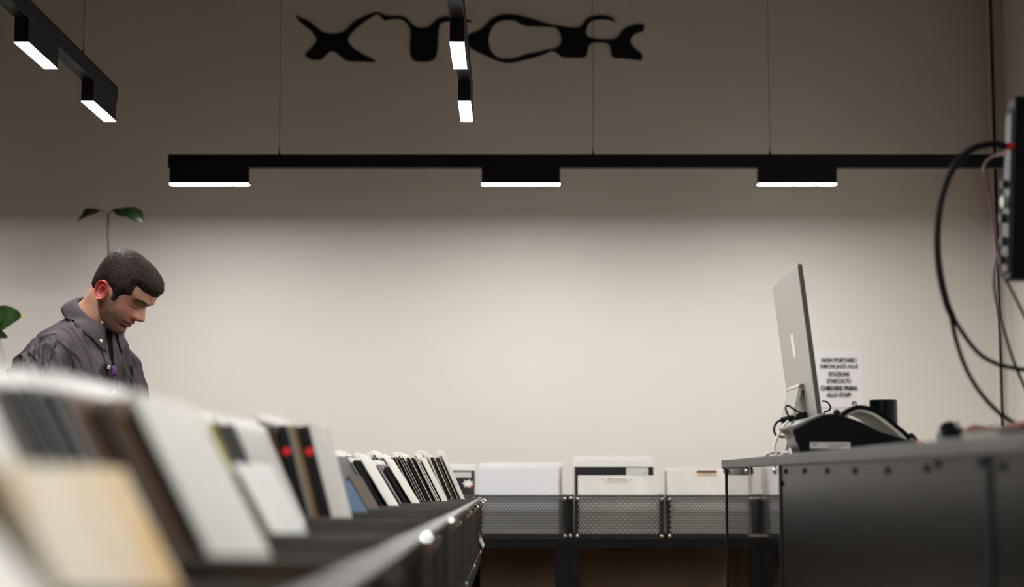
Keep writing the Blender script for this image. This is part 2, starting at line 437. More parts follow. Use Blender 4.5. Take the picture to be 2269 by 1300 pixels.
def cover(cn, bag):
    key = 'cover_' + cn.replace(' ', '_') + ('_bagged' if bag else '')
    col = PAL[cn]
    if cn == 'golden tan':
        return mat(key, col, 0.5, col2=(0.66, 0.60, 0.48), scale=6, coat=0.12, spec=0.2)
    if cn == 'pale blue-grey':
        return mat(key, col, 0.4, col2=(0.58, 0.54, 0.50), scale=9, coat=0.15, bump=0.1, bscale=14, spec=0.2)
    if cn == 'mauve':
        return mat(key, col, 0.4, col2=(0.12, 0.10, 0.10), scale=14, coat=0.1, spec=0.2)
    return mat(key, col, 0.6, var=0.12, scale=9, coat=0.12 if bag else 0.0, spec=0.2)

RW = 0.314
def sleeve_mesh():
    # local: thickness along x (front = +x), width along y 0..RW, height along z 0..RW; slightly rounded spine
    mb = MB().box(-0.002, 0.002, 0, RW, 0, RW)
    me = mb.mesh('record_sleeve'); me.materials.append(M_paper)
    bm = bmesh.new(); bm.from_mesh(me)
    bmesh.ops.bevel(bm, geom=[e for e in bm.edges], offset=0.0006, segments=1, affect='EDGES')
    bm.to_mesh(me); bm.free(); return me
ME_SLEEVE = sleeve_mesh()
ME_BAG = MB().box(-0.0009, 0.0009, -0.005, RW + 0.005, RW, RW + 0.016).box(-0.0004, 0.0004, -0.0025, 0.0, 0, RW).box(-0.0004, 0.0004, RW, RW + 0.0025, 0, RW).mesh('plastic_bag')
ME_BAG.materials.append(M_poly)
ME_DISC = MB().lathe([(0.0001, 0.0), (0.0066, 0.0), (0.0066, 0.0006), (0.0001, 0.0008)], 20, Matrix.Rotation(math.pi / 2, 4, 'X')).mesh('round_sticker')
ME_DISC.materials.append(M_red)

def record(base, lean, cn, bag, label, group, thick=1.0, hscale=1.0, axis='left', name='record_sleeve'):
    o = bpy.data.objects.new(name, ME_SLEEVE); C.objects.link(o)
    o.material_slots[0].link = 'OBJECT'; o.material_slots[0].material = cover(cn, bag)
    o.location = base
    if axis == 'left':  o.rotation_euler = (0, -lean, 0)
    else:               o.rotation_euler = Matrix.Rotation(-math.pi / 2, 3, 'Z').to_euler() if lean == 0 else (Matrix.Rotation(-math.pi / 2, 3, 'Z') @ Matrix.Rotation(-lean, 3, 'Y')).to_euler()
    o.scale = (thick, 1, hscale)
    tag(o, label, 'record', group)
    if bag:
        b = obj('plastic_bag', ME_BAG, None, o)
    return o

RB = BASEZ + 0.021
# (near edge y of records, front X at rim height, lean deg, list of front sleeves: colour, bag, thick(mm), gap(mm), height, filler palette, count)
W_, OW, PG, PB, MG, DG, BK, NV, MR, BR, DB, TN, GT, BL, GR, RD, MV, YL, PU, CM = ('white', 'off-white', 'pale grey', 'pale blue-grey', 'mid grey',
    'dark grey', 'black', 'navy', 'maroon', 'brown', 'dark brown', 'tan', 'golden tan', 'blue', 'dark green', 'red', 'mauve', 'yellow', 'purple', 'cream')
BINS = [
 (0.620, -0.246, 41, [(W_,0,3,3,1.0),(PU,1,6,3,.98),(BR,1,5,3,1.0),(DB,0,6,2,1.0),(PG,1,4,3,1)], [MG,DB,PG,BR], 8),
 (1.005, -0.254, 27, [(GT,0,4,4,.78),(CM,0,4,3,.78),(BR,0,7,2,.78),(TN,0,5,2,.77),(PU,0,9,4,.77),(DB,0,8,14,.74),(W_,1,4,4,.93),(PG,1,4,3,.97),(PG,1,3,3,1.0)], [PG,MG,OW,MV], 7),
 (1.475, -0.249, 27, [(W_,0,3,6,1.02),(BK,0,3,5,1.0),(BR,0,7,2,1.0),(MG,0,5,3,.99),(DB,0,8,2,.99),(BR,0,6,1,1.01),(MG,1,8,2,1.02),(NV,1,10,2,1.02),(DG,1,9,3,1.03),(BK,1,11,2,1.03),(MR,1,8,2,1.03),(MV,1,8,2,1.03),(DG,1,8,3,1.03),(PG,1,8,2,1.0),(MG,1,8,3,1.0)], [PG,MG,MR], 3),
 (2.090, -0.282, 29, [(PB,1,4,5,.80),(BR,0,6,5,.80),(MG,0,4,4,.81),(OW,0,4,4,.80),(PG,0,5,2,.80),(MV,0,8,2,.80)], [PG], 0),
 (2.480, -0.326, 24, [(PG,1,4,2,.98),(NV,1,8,1,1.0),(BK,1,8,1,1.0),(NV,1,5,1,1.0),(YL,0,9,2,1.0),(PG,1,8,3,1.03),(MV,0,9,2,1.0)], [PG,MG,BR], 3),
 (2.865, -0.289, 15, [(W_,0,3,2,1.0),(BK,0,13,2,.98),(DB,0,4,1,.98),(TN,0,6,1,.98),(MG,0,7,2,.98),(BK,0,14,2,.98),(DB,0,7,3,.98),(MV,1,4,3,1.0)], [BR,MG,DB], 5),
 (3.400, -0.305, 30, [(BL,0,3,2,.76),(NV,0,4,3,.78),(DG,1,5,2,.82),(MG,1,5,3,.80),(DG,0,6,4,.80),(DB,1,4,3,.99),(BK,1,5,2,1.0),(MG,1,4,2,1.0),(DG,1,4,2,1.0)], [DG,MG,PG], 7),
 (3.765, -0.308, 30, [(DB,0,6,4,.80),(DG,1,4,4,.96),(MG,1,5,3,.97)], [DG,MG,BR], 7),
 (4.135, -0.286, 31, [(W_,0,3,9,1.0),(BK,0,8,3,.95),(DG,1,5,3,.93),(MG,0,4,2,.96)], [BK,DG,PG], 8),
 (4.560, -0.256, 32, [(W_,0,3,8,1.0),(BK,0,9,4,.9),(MV,1,6,4,.93),(PG,1,4,3,.93),(RD,0,5,3,.93),(DG,1,6,2,.93),(PG,1,4,3,1.0),(BK,1,4,3,.97),(RD,1,4,2,.97)], [BK,PG,DG,OW], 7),
 (5.010, -0.196, 27, [(W_,0,3,3,.98),(OW,1,3,2,.98),(W_,0,3,2,.97),(CM,0,3,3,1.0),(BK,0,4,2,.97),(OW,0,3,2,.98),(BK,0,6,3,.97),(CM,1,3,2,.97),(BK,1,6,2,.97),(MR,1,5,2,.98),(DG,1,4,2,.98),(MR,0,5,2,.97),(GR,0,6,2,.97),(CM,0,3,2,.97),(GR,1,7,2,.96),(DG,1,5,2,.97)], [DG,GR,CM], 5),
 (5.440, -0.155, 24, [(OW,1,4,5,1.0),(PG,1,3,4,.99),(DB,0,6,3,.97),(CM,0,3,3,.97),(BK,0,6,3,.97)], [DG,CM,PG], 6),
]
BINX = -0.10
MODS = [(0.50, 1.40, [0.955]), (1.402, 2.00, [1.82]), (2.002, 2.815, [2.445]), (2.817, 3.725, [3.30]), (3.727, 4.515, [4.10]), (4.517, 5.395, [4.95]), (5.397, 5.86, [])]
for k, (ya, yb, dv) in enumerate(MODS):
    yc = (ya + yb) / 2
    record_bin((BINX, yc, BASEZ), math.pi / 2, 'long dark perforated record bin in the left row, %s counted from the camera' % ORD[k],
               'record bins in the left row', yb - ya, [q - yc for q in dv], k > 0, True)
for bi, (y0, xr, lean, front, fill, nf) in enumerate(BINS):
    lean = math.radians(lean)
    x = xr + (RIMZ - RB) * math.tan(lean)          # front face of the next sleeve at its base
    cl = math.cos(lean)
    items = list(front) + [(random.choice(fill), random.random() < .6, random.uniform(3, 6), random.uniform(1.5, 3), random.uniform(.96, 1.0)) for _ in range(nf)]
    for k, (cn, bag, th, gap, hs) in enumerate(items):
        lab = '%s record sleeve, %s from the aisle in the %s left stack from the camera' % (cn, ORD[k], ORD[bi])
        jy = random.uniform(-0.004, 0.006)
        ln = lean + math.radians(random.uniform(-0.4, 0.4))
        o = record((x - th * 0.0005 / cl, y0 + jy, RB + 0.0005), ln, cn, bool(bag), lab, 'records in the left row of bins', th / 4.0, hs)
        if bi == 5 and k in (1, 5):
            d = obj('round_sticker', ME_DISC, None, o)
            d.location = (0.0, -0.0001, 0.270); d.scale = (4.0 / th, 1, 1)
            d['label'] = 'bright red round sticker'
        x -= (th + gap) * 0.001 / cl
        if x < BINX - BD + 0.075: break

# stand under the left row
st = empty('browser_stand', (BINX - BD / 2, 3.2, 0)); tag(st, 'black metal stand carrying the left row of record bins', 'stand')
ya, yb = BINS[0][0] - 0.05 - 3.2, BINS[-1][0] + RW + 0.05 - 3.2
for sx in (-1, 1):
    obj('long_rail', MB().box(sx * (BD / 2 - .02) - .018, sx * (BD / 2 - .02) + .018, ya, yb, BASEZ - 0.036, BASEZ - 0.001), M_black, st)
for i in range(6):
    yy = ya + 0.03 + (yb - ya - 0.06) * i / 5
    for sx in (-1, 1):
        obj('leg', MB().box(sx * (BD / 2 - .02) - .017, sx * (BD / 2 - .02) + .017, yy - .017, yy + .017, 0.0, BASEZ - 0.036), M_black, st)
    obj('cross_rail', MB().box(-BD / 2 + .038, BD / 2 - .038, yy - .015, yy + .015, BASEZ - 0.036, BASEZ - 0.004), M_black, st)
obj('shelf_panel', MB().box(-BD / 2 + .0, BD / 2 - 0.0, ya, yb, 0.12, 0.14), M_black, st)

# ------------------------------------------------------------------ back row of bins
FBY = 6.98
FX = []
for i, (pa, pb) in enumerate(((861, 1051), (1061, 1255), (1272, 1472), (1476, 1676))):
    cx = (P((pa + pb) / 2, 1098, FBY).x)
    FX.append(cx)
    record_bin((cx, FBY, BASEZ), 0, ['dark perforated bin at the far end, half hidden behind the left row',
               'dark perforated bin by the back wall, left of the black upright', 'dark perforated bin by the back wall, right of the black upright',
               'dark perforated bin by the back wall, beside the steel counter'][i], 'record bins along the back wall')
st = empty('browser_stand', (FX[2], FBY, 0)); tag(st, 'black metal stand under the row of bins at the back wall', 'stand')
def fx(p): return P(p, 1200, FBY).x - FX[2]
obj('front_rail', MB().box(fx(850), fx(1690), -0.004, 0.03, BASEZ - 0.034, BASEZ - 0.001), M_black, st)
obj('back_rail', MB().box(fx(850), fx(1690), BD - 0.03, BD, BASEZ - 0.034, BASEZ - 0.001), M_black, st)
for p0, p1 in ((1231, 1256), (1258, 1284), (850, 876), (1664, 1690)):
    for yy in (0.0, BD - 0.04):
        obj('leg', MB().box(fx(p0), fx(p1), yy, yy + 0.04, 0, BASEZ - 0.034), M_black, st)
obj('post', MB().box(fx(1256), fx(1271), -0.003, 0.02, BASEZ - 0.001, RIMZ), M_black, st)
obj('back_board', MB().box(fx(850), fx(1690), BD - 0.062, BD - 0.045, 0.06, BASEZ - 0.036), M_panel_brown, st)
for p0 in (1264,):
    for zz in (BASEZ + .012, RIMZ - .012):
        b_ = obj('bolt', ME_BOLT, None, st); b_.location = (fx(p0), -0.005, zz)

def far_rec(bi, px0, ytop, dy, cn, bag, what, lean=8, thick=4, parts=None, w=1.0):
    """record facing the camera in a back-row bin; left edge at pixel px0, top at pixel ytop"""
    y = FBY + 0.0065 + dy
    top = P(px0, ytop, y + 0.02).z
    hs = (top - RB) / (RW * math.cos(math.radians(lean)))
    hs = min(hs, 1.06)
    zb = top - RW * hs * math.cos(math.radians(lean))
    o = record((P(px0, 1060, y).x, y, zb), math.radians(lean), cn, bag, what, 'records in the bins along the back wall', thick / 4, hs, axis='far')
    o.scale = (thick / 4, w, hs)
    return o
def stick(o, me_or_mb, m, name, y0, z0, scale_fix=True, lift=0.0026):
    c = obj(name, me_or_mb, m, o); c.location = (lift, y0, z0)
    return c
def flat_rect(w_, h_, t_=0.0006):
    return MB().box(0, t_, 0, w_, 0, h_)

# helper: text on a far record front (local +x is out, y to the right? -> see below)
def far_text(o, body, size, yc, zc, m, sx=1.0, bold=0.0):
    me = text_mesh(body, size, 0.0002, bold, sx)
    c = obj('lettering', me, m, o)
    c.matrix_parent_inverse = Matrix.Identity(4)
    c.rotation_euler = (math.pi / 2, 0, math.pi / 2)
    c.location = (0.0034, yc, zc)
    return c
# local y of a far record runs to world +x, local +x faces the camera (-y world)
r = far_rec(0, 888, 1042, 0.00, 'black', True, 'black glossy sleeve with white burst and grey sticker beside the left row', w=0.93)
stick(r, flat_rect(0.085, 0.028), M_sticker, 'sticker', 0.214, RW - 0.036)
burst = [(0.205 - 0.1 + 0.026 * (1 if k % 2 else .6) * math.cos(k * math.pi / 7), 0.215 + 0.022 * (1 if k % 2 else .6) * math.sin(k * math.pi / 7)) for k in range(14)]
MYZ = Matrix(((0, 0, 1, 0), (1, 0, 0, 0), (0, 1, 0, 0), (0, 0, 0, 1)))
stick(r, MB().prism(burst, MYZ, 0.0006), M_paper, 'white_burst', 0.180, 0.033)
stick(r, flat_rect(0.012, 0.008), M_red, 'red_mark', 0.288, 0.226, lift=0.0034)
far_rec(0, 887, 1035, 0.016, 'off-white', True, 'pale bagged sleeve just behind the black glossy sleeve with the burst', w=0.93)
far_rec(0, 886, 1037, 0.035, 'dark grey', True, 'dark sleeve at the back of the half hidden far bin', w=0.93)
far_rec(1, 1062, 1037, 0.0, 'pale blue-grey', False, 'plain bluish white sleeve at the front of the bin left of the upright', w=1.0).material_slots[0].material = \
    mat('cool_white_card', (0.66, 0.66, 0.68), 0.6, var=0.03)
far_rec(1, 1064, 1038, 0.012, 'off-white', True, 'cream bagged sleeve behind the plain bluish white sleeve')
far_rec(1, 1066, 1034, 0.028, 'tan', True, 'tan bagged sleeve behind the cream one left of the upright')
far_rec(1, 1070, 1032, 0.045, 'pale grey', True, 'pale bagged sleeve furthest back left of the upright')
r = far_rec(2, 1281, 1053, 0.0, 'bright white', False, 'white divider card with small label at front of bin right of upright')
hz = 1 / r.scale[2]
stick(r, flat_rect(0.086, 0.02), M_tan, 'paper_label', 0.112, RW - 0.027 * hz)
r.children[-1].data.materials[0] = mat('pale_label', (0.62, 0.57, 0.50), 0.7)
far_text(r, 'BEST  MUSIC', 0.0125, 0.155, RW - 0.0165 * hz, M_greyink)
for yy in (0.099, 0.21):
    stick(r, MB().lathe([(0.0001, 0), (0.003, 0), (0.003, .0005), (0.0001, .0006)], 10, Matrix.Rotation(math.pi / 2, 4, 'Y')), M_dot, 'dot', yy, RW - 0.016 * hz)
r = far_rec(2, 1274, 1034, 0.022, 'black', True, 'black sleeve with wide grey sticker behind the white divider card')
stick(r, flat_rect(0.088, 0.036), M_sticker, 'sticker', 0.205, RW - 0.040)
stick(r, flat_rect(0.006, 0.006), M_dot, 'dot', 0.276, RW - 0.034, lift=0.0034)
far_rec(2, 1272, 1029, 0.045, 'cream', True, 'cream bagged sleeve behind the black sleeve with grey sticker', w=0.99)
far_rec(2, 1274, 1023, 0.06, 'tan', True, 'tan sleeve second from the wall in the bin right of the upright', w=0.98)
far_rec(2, 1275, 1018, 0.075, 'off-white', True, 'tallest pale sleeve at the back of the bin right of upright', w=0.98)
r = far_rec(3, 1480, 1038, 0.0, 'bright white', False, 'white divider card with brown and tan label beside the steel counter')
stick(r, flat_rect(0.078, 0.012), M_brownlabel, 'brown_band', 0.118, RW - 0.021)
stick(r, flat_rect(0.078, 0.012), M_tan, 'tan_band', 0.118, RW - 0.034)
far_text(r, 'EX. NM', 0.010, 0.162, RW - 0.028, M_brownlabel)
far_rec(3, 1474, 1043, 0.025, 'pale grey', True, 'grey bagged sleeve behind the card with brown label')
far_rec(3, 1474, 1046, 0.04, 'dark grey', True, 'dark sleeve behind the card with brown label')

# ------------------------------------------------------------------ counter
CX = 0.60; CTOP = EZ + 0.054; CTH = 0.023; CDEP = 0.72
def cy(p): return FPX * CX / (p - 1134.5)     # distance at which the counter's aisle face is seen at pixel column p
YF = cy(1606); YM = cy(1727); YN = cy(2188); YE = 1.0
ct = empty('counter', (CX, (YF + YE) / 2, 0)); tag(ct, 'long dark steel shop counter on the right with bolted panels', 'counter')
oy = ct.location.y
def cbox(x0, x1, y0, y1, z0, z1): return MB().box(x0 - CX, x1 - CX, y0 - oy, y1 - oy, z0, z1)
seam = cy(2150)
for y0, y1 in ((YM + 0.012, YF + 0.006), (seam + 0.001, YM + 0.010), (YE, seam - 0.001)):
    obj('top_plate', cbox(CX - 0.012, CX + CDEP, y0, y1, CTOP - CTH, CTOP), M_top, ct, bevel=0.0015)
zt = CTOP - CTH - 0.0005
obj('aisle_panel', cbox(CX, CX + 0.012, YM + 0.012, YF - 0.014, 0.03, zt), M_gloss, ct)
obj('aisle_panel', cbox(CX, CX + 0.012, YN + 0.012, YM - 0.004, 0.03, zt), M_steel, ct)
obj('aisle_panel', cbox(CX, CX + 0.012, YE + 0.02, YN - 0.004, 0.03, zt), M_steel, ct)
obj('end_panel', cbox(CX + 0.012, CX + CDEP - 0.01, YF - 0.012, YF - 0.002, 0.03, zt), M_steel, ct)
obj('back_panel', cbox(CX + CDEP - 0.02, CX + CDEP - 0.01, YE + 0.02, YF - 0.012, 0.03, zt), M_black, ct)
for yy in (YF - 0.006, YM + 0.004, YN + 0.004, YE + 0.01):
    obj('post', cbox(CX - 0.003, CX + 0.018, yy - 0.008, yy + 0.008, 0.0, zt), M_black, ct)
MB_S = MB().box(-0.0016, 0.002, -0.009, 0.009, -0.0055, 0.0055).mesh('slot'); MB_S.materials.append(M_void)
def on_face(me, px, py, nm):
    yy = cy(px); zz = P(px, py, yy).z
    o = obj(nm, me, None, ct); o.location = (-0.0008, yy - oy, zz); return o
for q, h in ((1739, 1044), (1780, 1043), (1830, 1043), (1891, 1043), (1963, 1042), (2050, 1038), (2075, 1028), (2170, 1026), (2217, 1034), (1731, 1071)):
    on_face(MB_S, q, h, 'slot')
for q, h in ((1608, 1042), (1658, 1043), (1720, 1042)):
    o = on_face(ME_BOLT, q, h, 'bolt'); o.rotation_euler = (0, 0, -math.pi / 2); o.location.x = -0.006; o.scale = (1.3, 1.3, 1.3)

# ------------------------------------------------------------------ desktop computer
def frame_from(o_, ex, ey, ez):
    return Matrix(((ex.x, ey.x, ez.x, o_.x), (ex.y, ey.y, ez.y, o_.y), (ex.z, ey.z, ez.z, o_.z), (0, 0, 0, 1)))
DN = 4.28
pb = P(1817, 915, DN); pt = P(1773, 583, DN)
pc_far = P(1719, 638, DN + 0.54)
cm = empty('desktop_computer', (pb.x - 0.03, DN + 0.26, CTOP)); tag(cm, 'silver all-in-one computer seen from behind, tilted on its stand', 'computer')
inv = Matrix.Translation(-Vector(cm.location))
ez = (pt - pb).normalized()                       # up along the panel
eyv = (pc_far - pt); eyv = (eyv - ez * eyv.dot(ez)).normalized()   # width, away from the camera
ex = eyv.cross(ez).normalized()                   # screen normal (towards +x)
H = (pt - pb).length + 0.02; Wd = 0.547
F = inv @ frame_from(pb - ez * 0.02, ex, eyv, ez)
def rounded_rect(w_, h_, r_, n=6):
    pts = []
    for cx_, cz_, a0 in ((w_ - r_, h_ - r_, 0), (r_, h_ - r_, 90), (r_, r_, 180), (w_ - r_, r_, 270)):
        for k in range(n + 1):
            a = math.radians(a0 + 90 * k / n); pts.append((cx_ + r_ * math.cos(a), cz_ + r_ * math.sin(a)))
    return pts
MYZt = F @ Matrix(((0, 0, 1, -0.0075), (1, 0, 0, 0), (0, 1, 0, 0), (0, 0, 0, 1)))
sh = obj('enclosure', MB().prism(rounded_rect(Wd, H, 0.012), MYZt, 0.0125), M_alu, cm, bevel=0.0012)
sh.data.materials.append(M_alu_edge)
for p in sh.data.polygons:
    if p.normal.y < -0.7: p.material_index = 1
obj('screen', MB().prism([(0.006, 0.006), (Wd - .006, 0.006), (Wd - .006, H - .006), (0.006, H - .006)], F @ Matrix(((0, 0, 1, 0.005), (1, 0, 0, 0), (0, 1, 0, 0), (0, 0, 0, 1))), 0.0006), M_screen, cm)
# logo on the back
body = [(0.0, -1.0), (-0.25, -1.08), (-0.5, -0.95), (-0.78, -0.5), (-0.88, 0.0), (-0.8, 0.42), (-0.55, 0.7), (-0.25, 0.72), (0.0, 0.6), (0.25, 0.72), (0.52, 0.7), (0.74, 0.5),
        (0.58, 0.3), (0.55, 0.05), (0.62, -0.15), (0.82, -0.3), (0.68, -0.68), (0.45, -0.98), (0.25, -1.07)]
leafp = [(0.0, 0.78), (0.05, 1.05), (0.3, 1.3), (0.36, 1.32), (0.32, 1.05), (0.12, 0.84)]
for poly in (smooth_closed(body, 1), leafp):
    MM = F @ Matrix(((0, 0, -1, -0.0076), (1, 0, 0, Wd / 2), (0, 1, 0, H * 0.545), (0, 0, 0, 1)))
    obj('logo', MB().prism([(-a * 0.035, b * 0.036) for a, b in poly], MM, 0.0004), M_logo, cm)
# stand: hinge on the back, sloping plate down-left, foot under the screen
hinge = P(1778, 856, DN + 0.17)
y0s, y1s = DN + 0.17, DN + 0.36
def cmp_(v): return inv @ v
hx, hz_ = hinge.x - 0.002, hinge.z
obj('hinge', MB().tube([cmp_(Vector((hx, y0s - .002, hz_))), cmp_(Vector((hx, y1s + .002, hz_)))], 0.0085, 20), M_alu, cm, smooth=False)
obj('hinge_cap', MB().tube([cmp_(Vector((hx, y0s - .004, hz_))), cmp_(Vector((hx, y0s - .0025, hz_)))], 0.0062, 16), M_alu_edge, cm)
bx = P(1736, 1000, y0s).x
prof = [(hx - 0.007, hz_), (hx + 0.001, hz_ + 0.0), (bx + 0.010, CTOP + 0.006), (hx + 0.12, CTOP + 0.006), (hx + 0.12, CTOP), (bx, CTOP)]
MXZ = Matrix(((1, 0, 0, 0), (0, 0, 1, 0), (0, 1, 0, 0), (0, 0, 0, 1)))
obj('stand', MB().prism(prof, inv @ Matrix.Translation((0, y0s, 0)) @ MXZ, y1s - y0s), M_alu, cm)
# power plug and magnet connector on the back
pl = P(1746, 938, DN + 0.12)
obj('power_plug', MB().tube([cmp_(P(1733, 931, DN + .16)), cmp_(P(1793, 917, DN + .2))], 0.008, 10), M_plastic, cm)

def cable(name, pts, r, m, label, group=None, n=10, seg=8):
    base = Vector(pts[0]); 
    o = obj(name, MB().tube([p - base for p in spline(pts, n)], r, seg), m, None, smooth=True)
    o.location = base; tag(o, label, 'cable', group); return o
cz_ = CTOP + 0.004
cable('power_cable', [P(1738, 928, 4.40), P(1722, 935, 4.40), P(1715, 950, 4.4), P(1719, 963, 4.4), P(1728, 967, 4.4), P(1738, 968, 4.42)], 0.0028, M_cable, 'black cable curling out behind the silver computer stand')
cable('data_cable', [P(1790, 922, 4.42), P(1765, 910, 4.38), P(1748, 899, 4.36), P(1741, 902, 4.36), P(1744, 915, 4.36), P(1751, 926, 4.38)], 0.0024, M_cable, 'black cable loop crossing the computer stand')
cable('white_cable', [P(1747, 932, 4.30), P(1735, 945, 4.30), P(1722, 970, 4.30), P(1716, 990, 4.3), P(1720, 1003, 4.3), P(1727, 1011, 4.3), P(1736, 1003, 4.28), P(1748, 1001, 4.27)], 0.0030, M_whitecable, 'white cable hanging beside the computer stand')
cable('white_cable', [P(1758, 1001, 4.2), P(1775, 993, 4.2), P(1793, 993, 4.2), P(1807, 1001, 4.2), P(1813, 1012, 4.2)], 0.0030, M_whitecable, 'white cable arching on the counter below the terminal')
cable('thin_cable', [P(1690, 1016, 4.3), P(1700, 1008, 4.32), P(1715, 1003, 4.34), P(1730, 1004, 4.34), P(1760, 1008, 4.3), P(1790, 1011, 4.25)], 0.0018, M_cable, 'thin dark cable lying along the counter edge')
cable('thin_cable', [P(1822, 888, 4.75), P(1832, 890, 4.75), P(1840, 900, 4.75), P(1838, 908, 4.75), P(1828, 912, 4.75), P(1824, 918, 4.75)], 0.0022, M_cable, 'small black cable loop right of the computer')

# ------------------------------------------------------------------ payment terminal (black wedge)
TD = 3.95
def zt6(x, y): return (1680 + x / 2.709, 560 + y / 2.709)
outl = [(205, 1062), (300, 1010), (400, 968), (440, 964), (500, 973), (620, 1012), (740, 1072), (860, 1105), (960, 1140), (1005, 1165), (1000, 1215), (255, 1215), (245, 1170), (228, 1130)]
tm = empty('cash_terminal', P(1850, 1000, TD)); tm.location.z = CTOP
tag(tm, 'black wedge shaped cash terminal with white label, seen from the side', 'terminal')
ti = Matrix.Translation(-Vector(tm.location))
def side_prism(pts, d, th, conv=zt6, zmin=None):
    q = []
    for p in pts:
        w_ = P(*conv(*p), d); q.append((w_.x, max(w_.z, zmin) if zmin else w_.z))
    return MB().prism(q, ti @ Matrix.Translation((0, d, 0)) @ MXZ, th)
obj('body', side_prism(outl, TD, 0.12, zmin=CTOP + 0.001), M_plastic, tm, bevel=0.004, segs=3)
obj('front_bezel', side_prism([(168, 1042), (205, 1036), (214, 1062), (236, 1125), (252, 1165), (240, 1170), (222, 1150), (205, 1085), (172, 1060)], TD + .004, 0.11), M_grey, tm, bevel=0.002)
obj('keypad', side_prism([(205, 1040), (300, 998), (398, 960), (402, 967), (300, 1011), (208, 1062)], TD + .006, 0.105), M_grey, tm)
obj('key_strip', side_prism([(225, 1028), (270, 1006), (272, 1012), (228, 1034)], TD + .02, 0.08), M_blue, tm)
a0 = P(*zt6(312, 1175), TD); a1 = P(*zt6(552, 1136), TD)
lb = MB().box(a0.x, a1.x, TD - 0.0012, TD + 0.001, max(a0.z, CTOP + .002), a1.z)
lb.v = [tuple(ti @ Vector(p)) for p in lb.v]
lo = obj('label', lb, M_sticker, tm)
hh = (a1.z - max(a0.z, CTOP + .002))
for k, (u0, u1, v) in enumerate(((0.04, 0.22, .72), (0.07, .16, .5), (0.43, .93, .58), (.48, .80, .28))):
    b_ = MB().box(a0.x + (a1.x - a0.x) * u0, a0.x + (a1.x - a0.x) * u1, TD - 0.0016, TD - 0.0010, a1.z - hh * (1 - v) - .0013, a1.z - hh * (1 - v) + .0006)
    b_.v = [tuple(ti @ Vector(p)) for p in b_.v]
    obj('print_line', b_, M_greyink, lo)

# ------------------------------------------------------------------ headphones (arched band behind the terminal)
HD = 4.10
hp = empty('headphones', P(1940, 985, HD)); hp.location.z = CTOP
tag(hp, 'black headphones with cream padded band arching behind the terminal', 'headphones')
hi = Matrix.Translation(-Vector(hp.location))
arc_o = [(1858, 926), (1866, 914), (1880, 904), (1900, 897), (1922, 899), (1945, 908), (1970, 925), (1995, 945), (2010, 958), (2022, 972), (2030, 985)]
def off(poly, k):
    out = []
    n = len(poly)
    for i in range(n):
        a = Vector(poly[max(0, i - 1)]); b = Vector(poly[min(n - 1, i + 1)])
        t = (b - a).normalized(); out.append((poly[i][0] - t.y * k, poly[i][1] + t.x * k))
    return out
def band(px, k0, k1, y0, y1, m, nm, skew=0.0):
    sm = [(p.x, p.y) for p in spline([(a, b, 0) for a, b in px], 6)]
    o_ = off(sm, k0); i_ = off(sm, k1)
    rows = []
    for (A, yy) in ((o_, y0), (o_, y1), (i_, y1), (i_, y0)):
        rows.append([hi @ (P(a, b, HD) + Vector((0, yy, 0))) for a, b in A])
    rows.append(rows[0])
    return obj(nm, MB().grid(rows), m, hp, smooth=False)
band(arc_o, 0, 8.5, 0.0, 0.045, M_gplastic, 'headband')
band(arc_o[1:-1], 9, 15, 0.004, 0.20, M_cream, 'band_padding')
# ear cushions at both ends
for (pxx, pyy, nm) in ((1862, 938, 'ear_cup'), (2022, 978, 'ear_cup')):
    c_ = hi @ P(pxx, pyy, HD + 0.03)
    obj(nm, MB().lathe([(0.001, -0.012), (0.015, -0.010), (0.020, -0.006), (0.020, 0.006), (0.014, 0.010), (0.001, 0.012)], 24,
        Matrix.Translation(c_) @ Matrix.Rotation(math.radians(70), 4, 'Y')), M_plastic, hp, smooth=True)
c_ = hi @ P(2040, 981, HD - .25)
obj('cord_end', MB().tube([hi @ P(2018, 974, HD - .2), hi @ P(2034, 979, HD - .22)], [0.004, 0.0055], 10), M_plastic, hp, smooth=True)
obj('red_plug', MB().tube([hi @ P(2034, 979, HD - .22), hi @ P(2052, 986, HD - .24)], [0.0055, 0.004], 10), mat('dark_red_plastic', (0.30, 0.03, 0.02), .5), hp, smooth=True)
# little clip and knob on the band
k_ = hi @ P(1854, 914, HD + .05)
obj('adjuster_knob', MB().ico(k_, 0.0085, 10, 6).box(k_.x - .004, k_.x + .004, k_.y - .004, k_.y + .004, k_.z - .016, k_.z), M_plastic, hp)
k_ = hi @ P(1893, 894, HD + .05)
obj('clip', MB().box(k_.x - .005, k_.x - .002, k_.y - .003, k_.y + .003, k_.z - .004, k_.z + .004).box(k_.x + .002, k_.x + .005, k_.y - .003, k_.y + .003, k_.z - .004, k_.z + .004).box(k_.x - .005, k_.x + .005, k_.y - .003, k_.y + .003, k_.z + .002, k_.z + .005), M_plastic, hp)

# ------------------------------------------------------------------ black mug
MD = 4.45
c0 = P(1957, 886, MD); mr = (P(1988, 886, MD).x - P(1927, 886, MD).x) / 2
mg = empty('mug', (c0.x, MD, CTOP)); tag(mg, 'plain black mug standing behind the headphones', 'mug')
hm = c0.z - CTOP
obj('body', MB().lathe([(mr * .9, 0.0), (mr * .97, 0.004), (mr, 0.012), (mr, hm - 0.002), (mr * .985, hm), (mr * .93, hm - .002), (mr * .92, 0.012), (0.001, 0.010)], 40), M_gplastic, mg, smooth=False)
obj('handle', MB().tube(spline([(mr * .5, mr * .85, hm * .8), (mr * .9, mr * 1.5, hm * .75), (mr * .95, mr * 1.65, hm * .5), (mr * .9, mr * 1.45, hm * .25), (mr * .5, mr * .85, hm * .2)], 8), 0.005, 8), M_gplastic, mg, smooth=True)

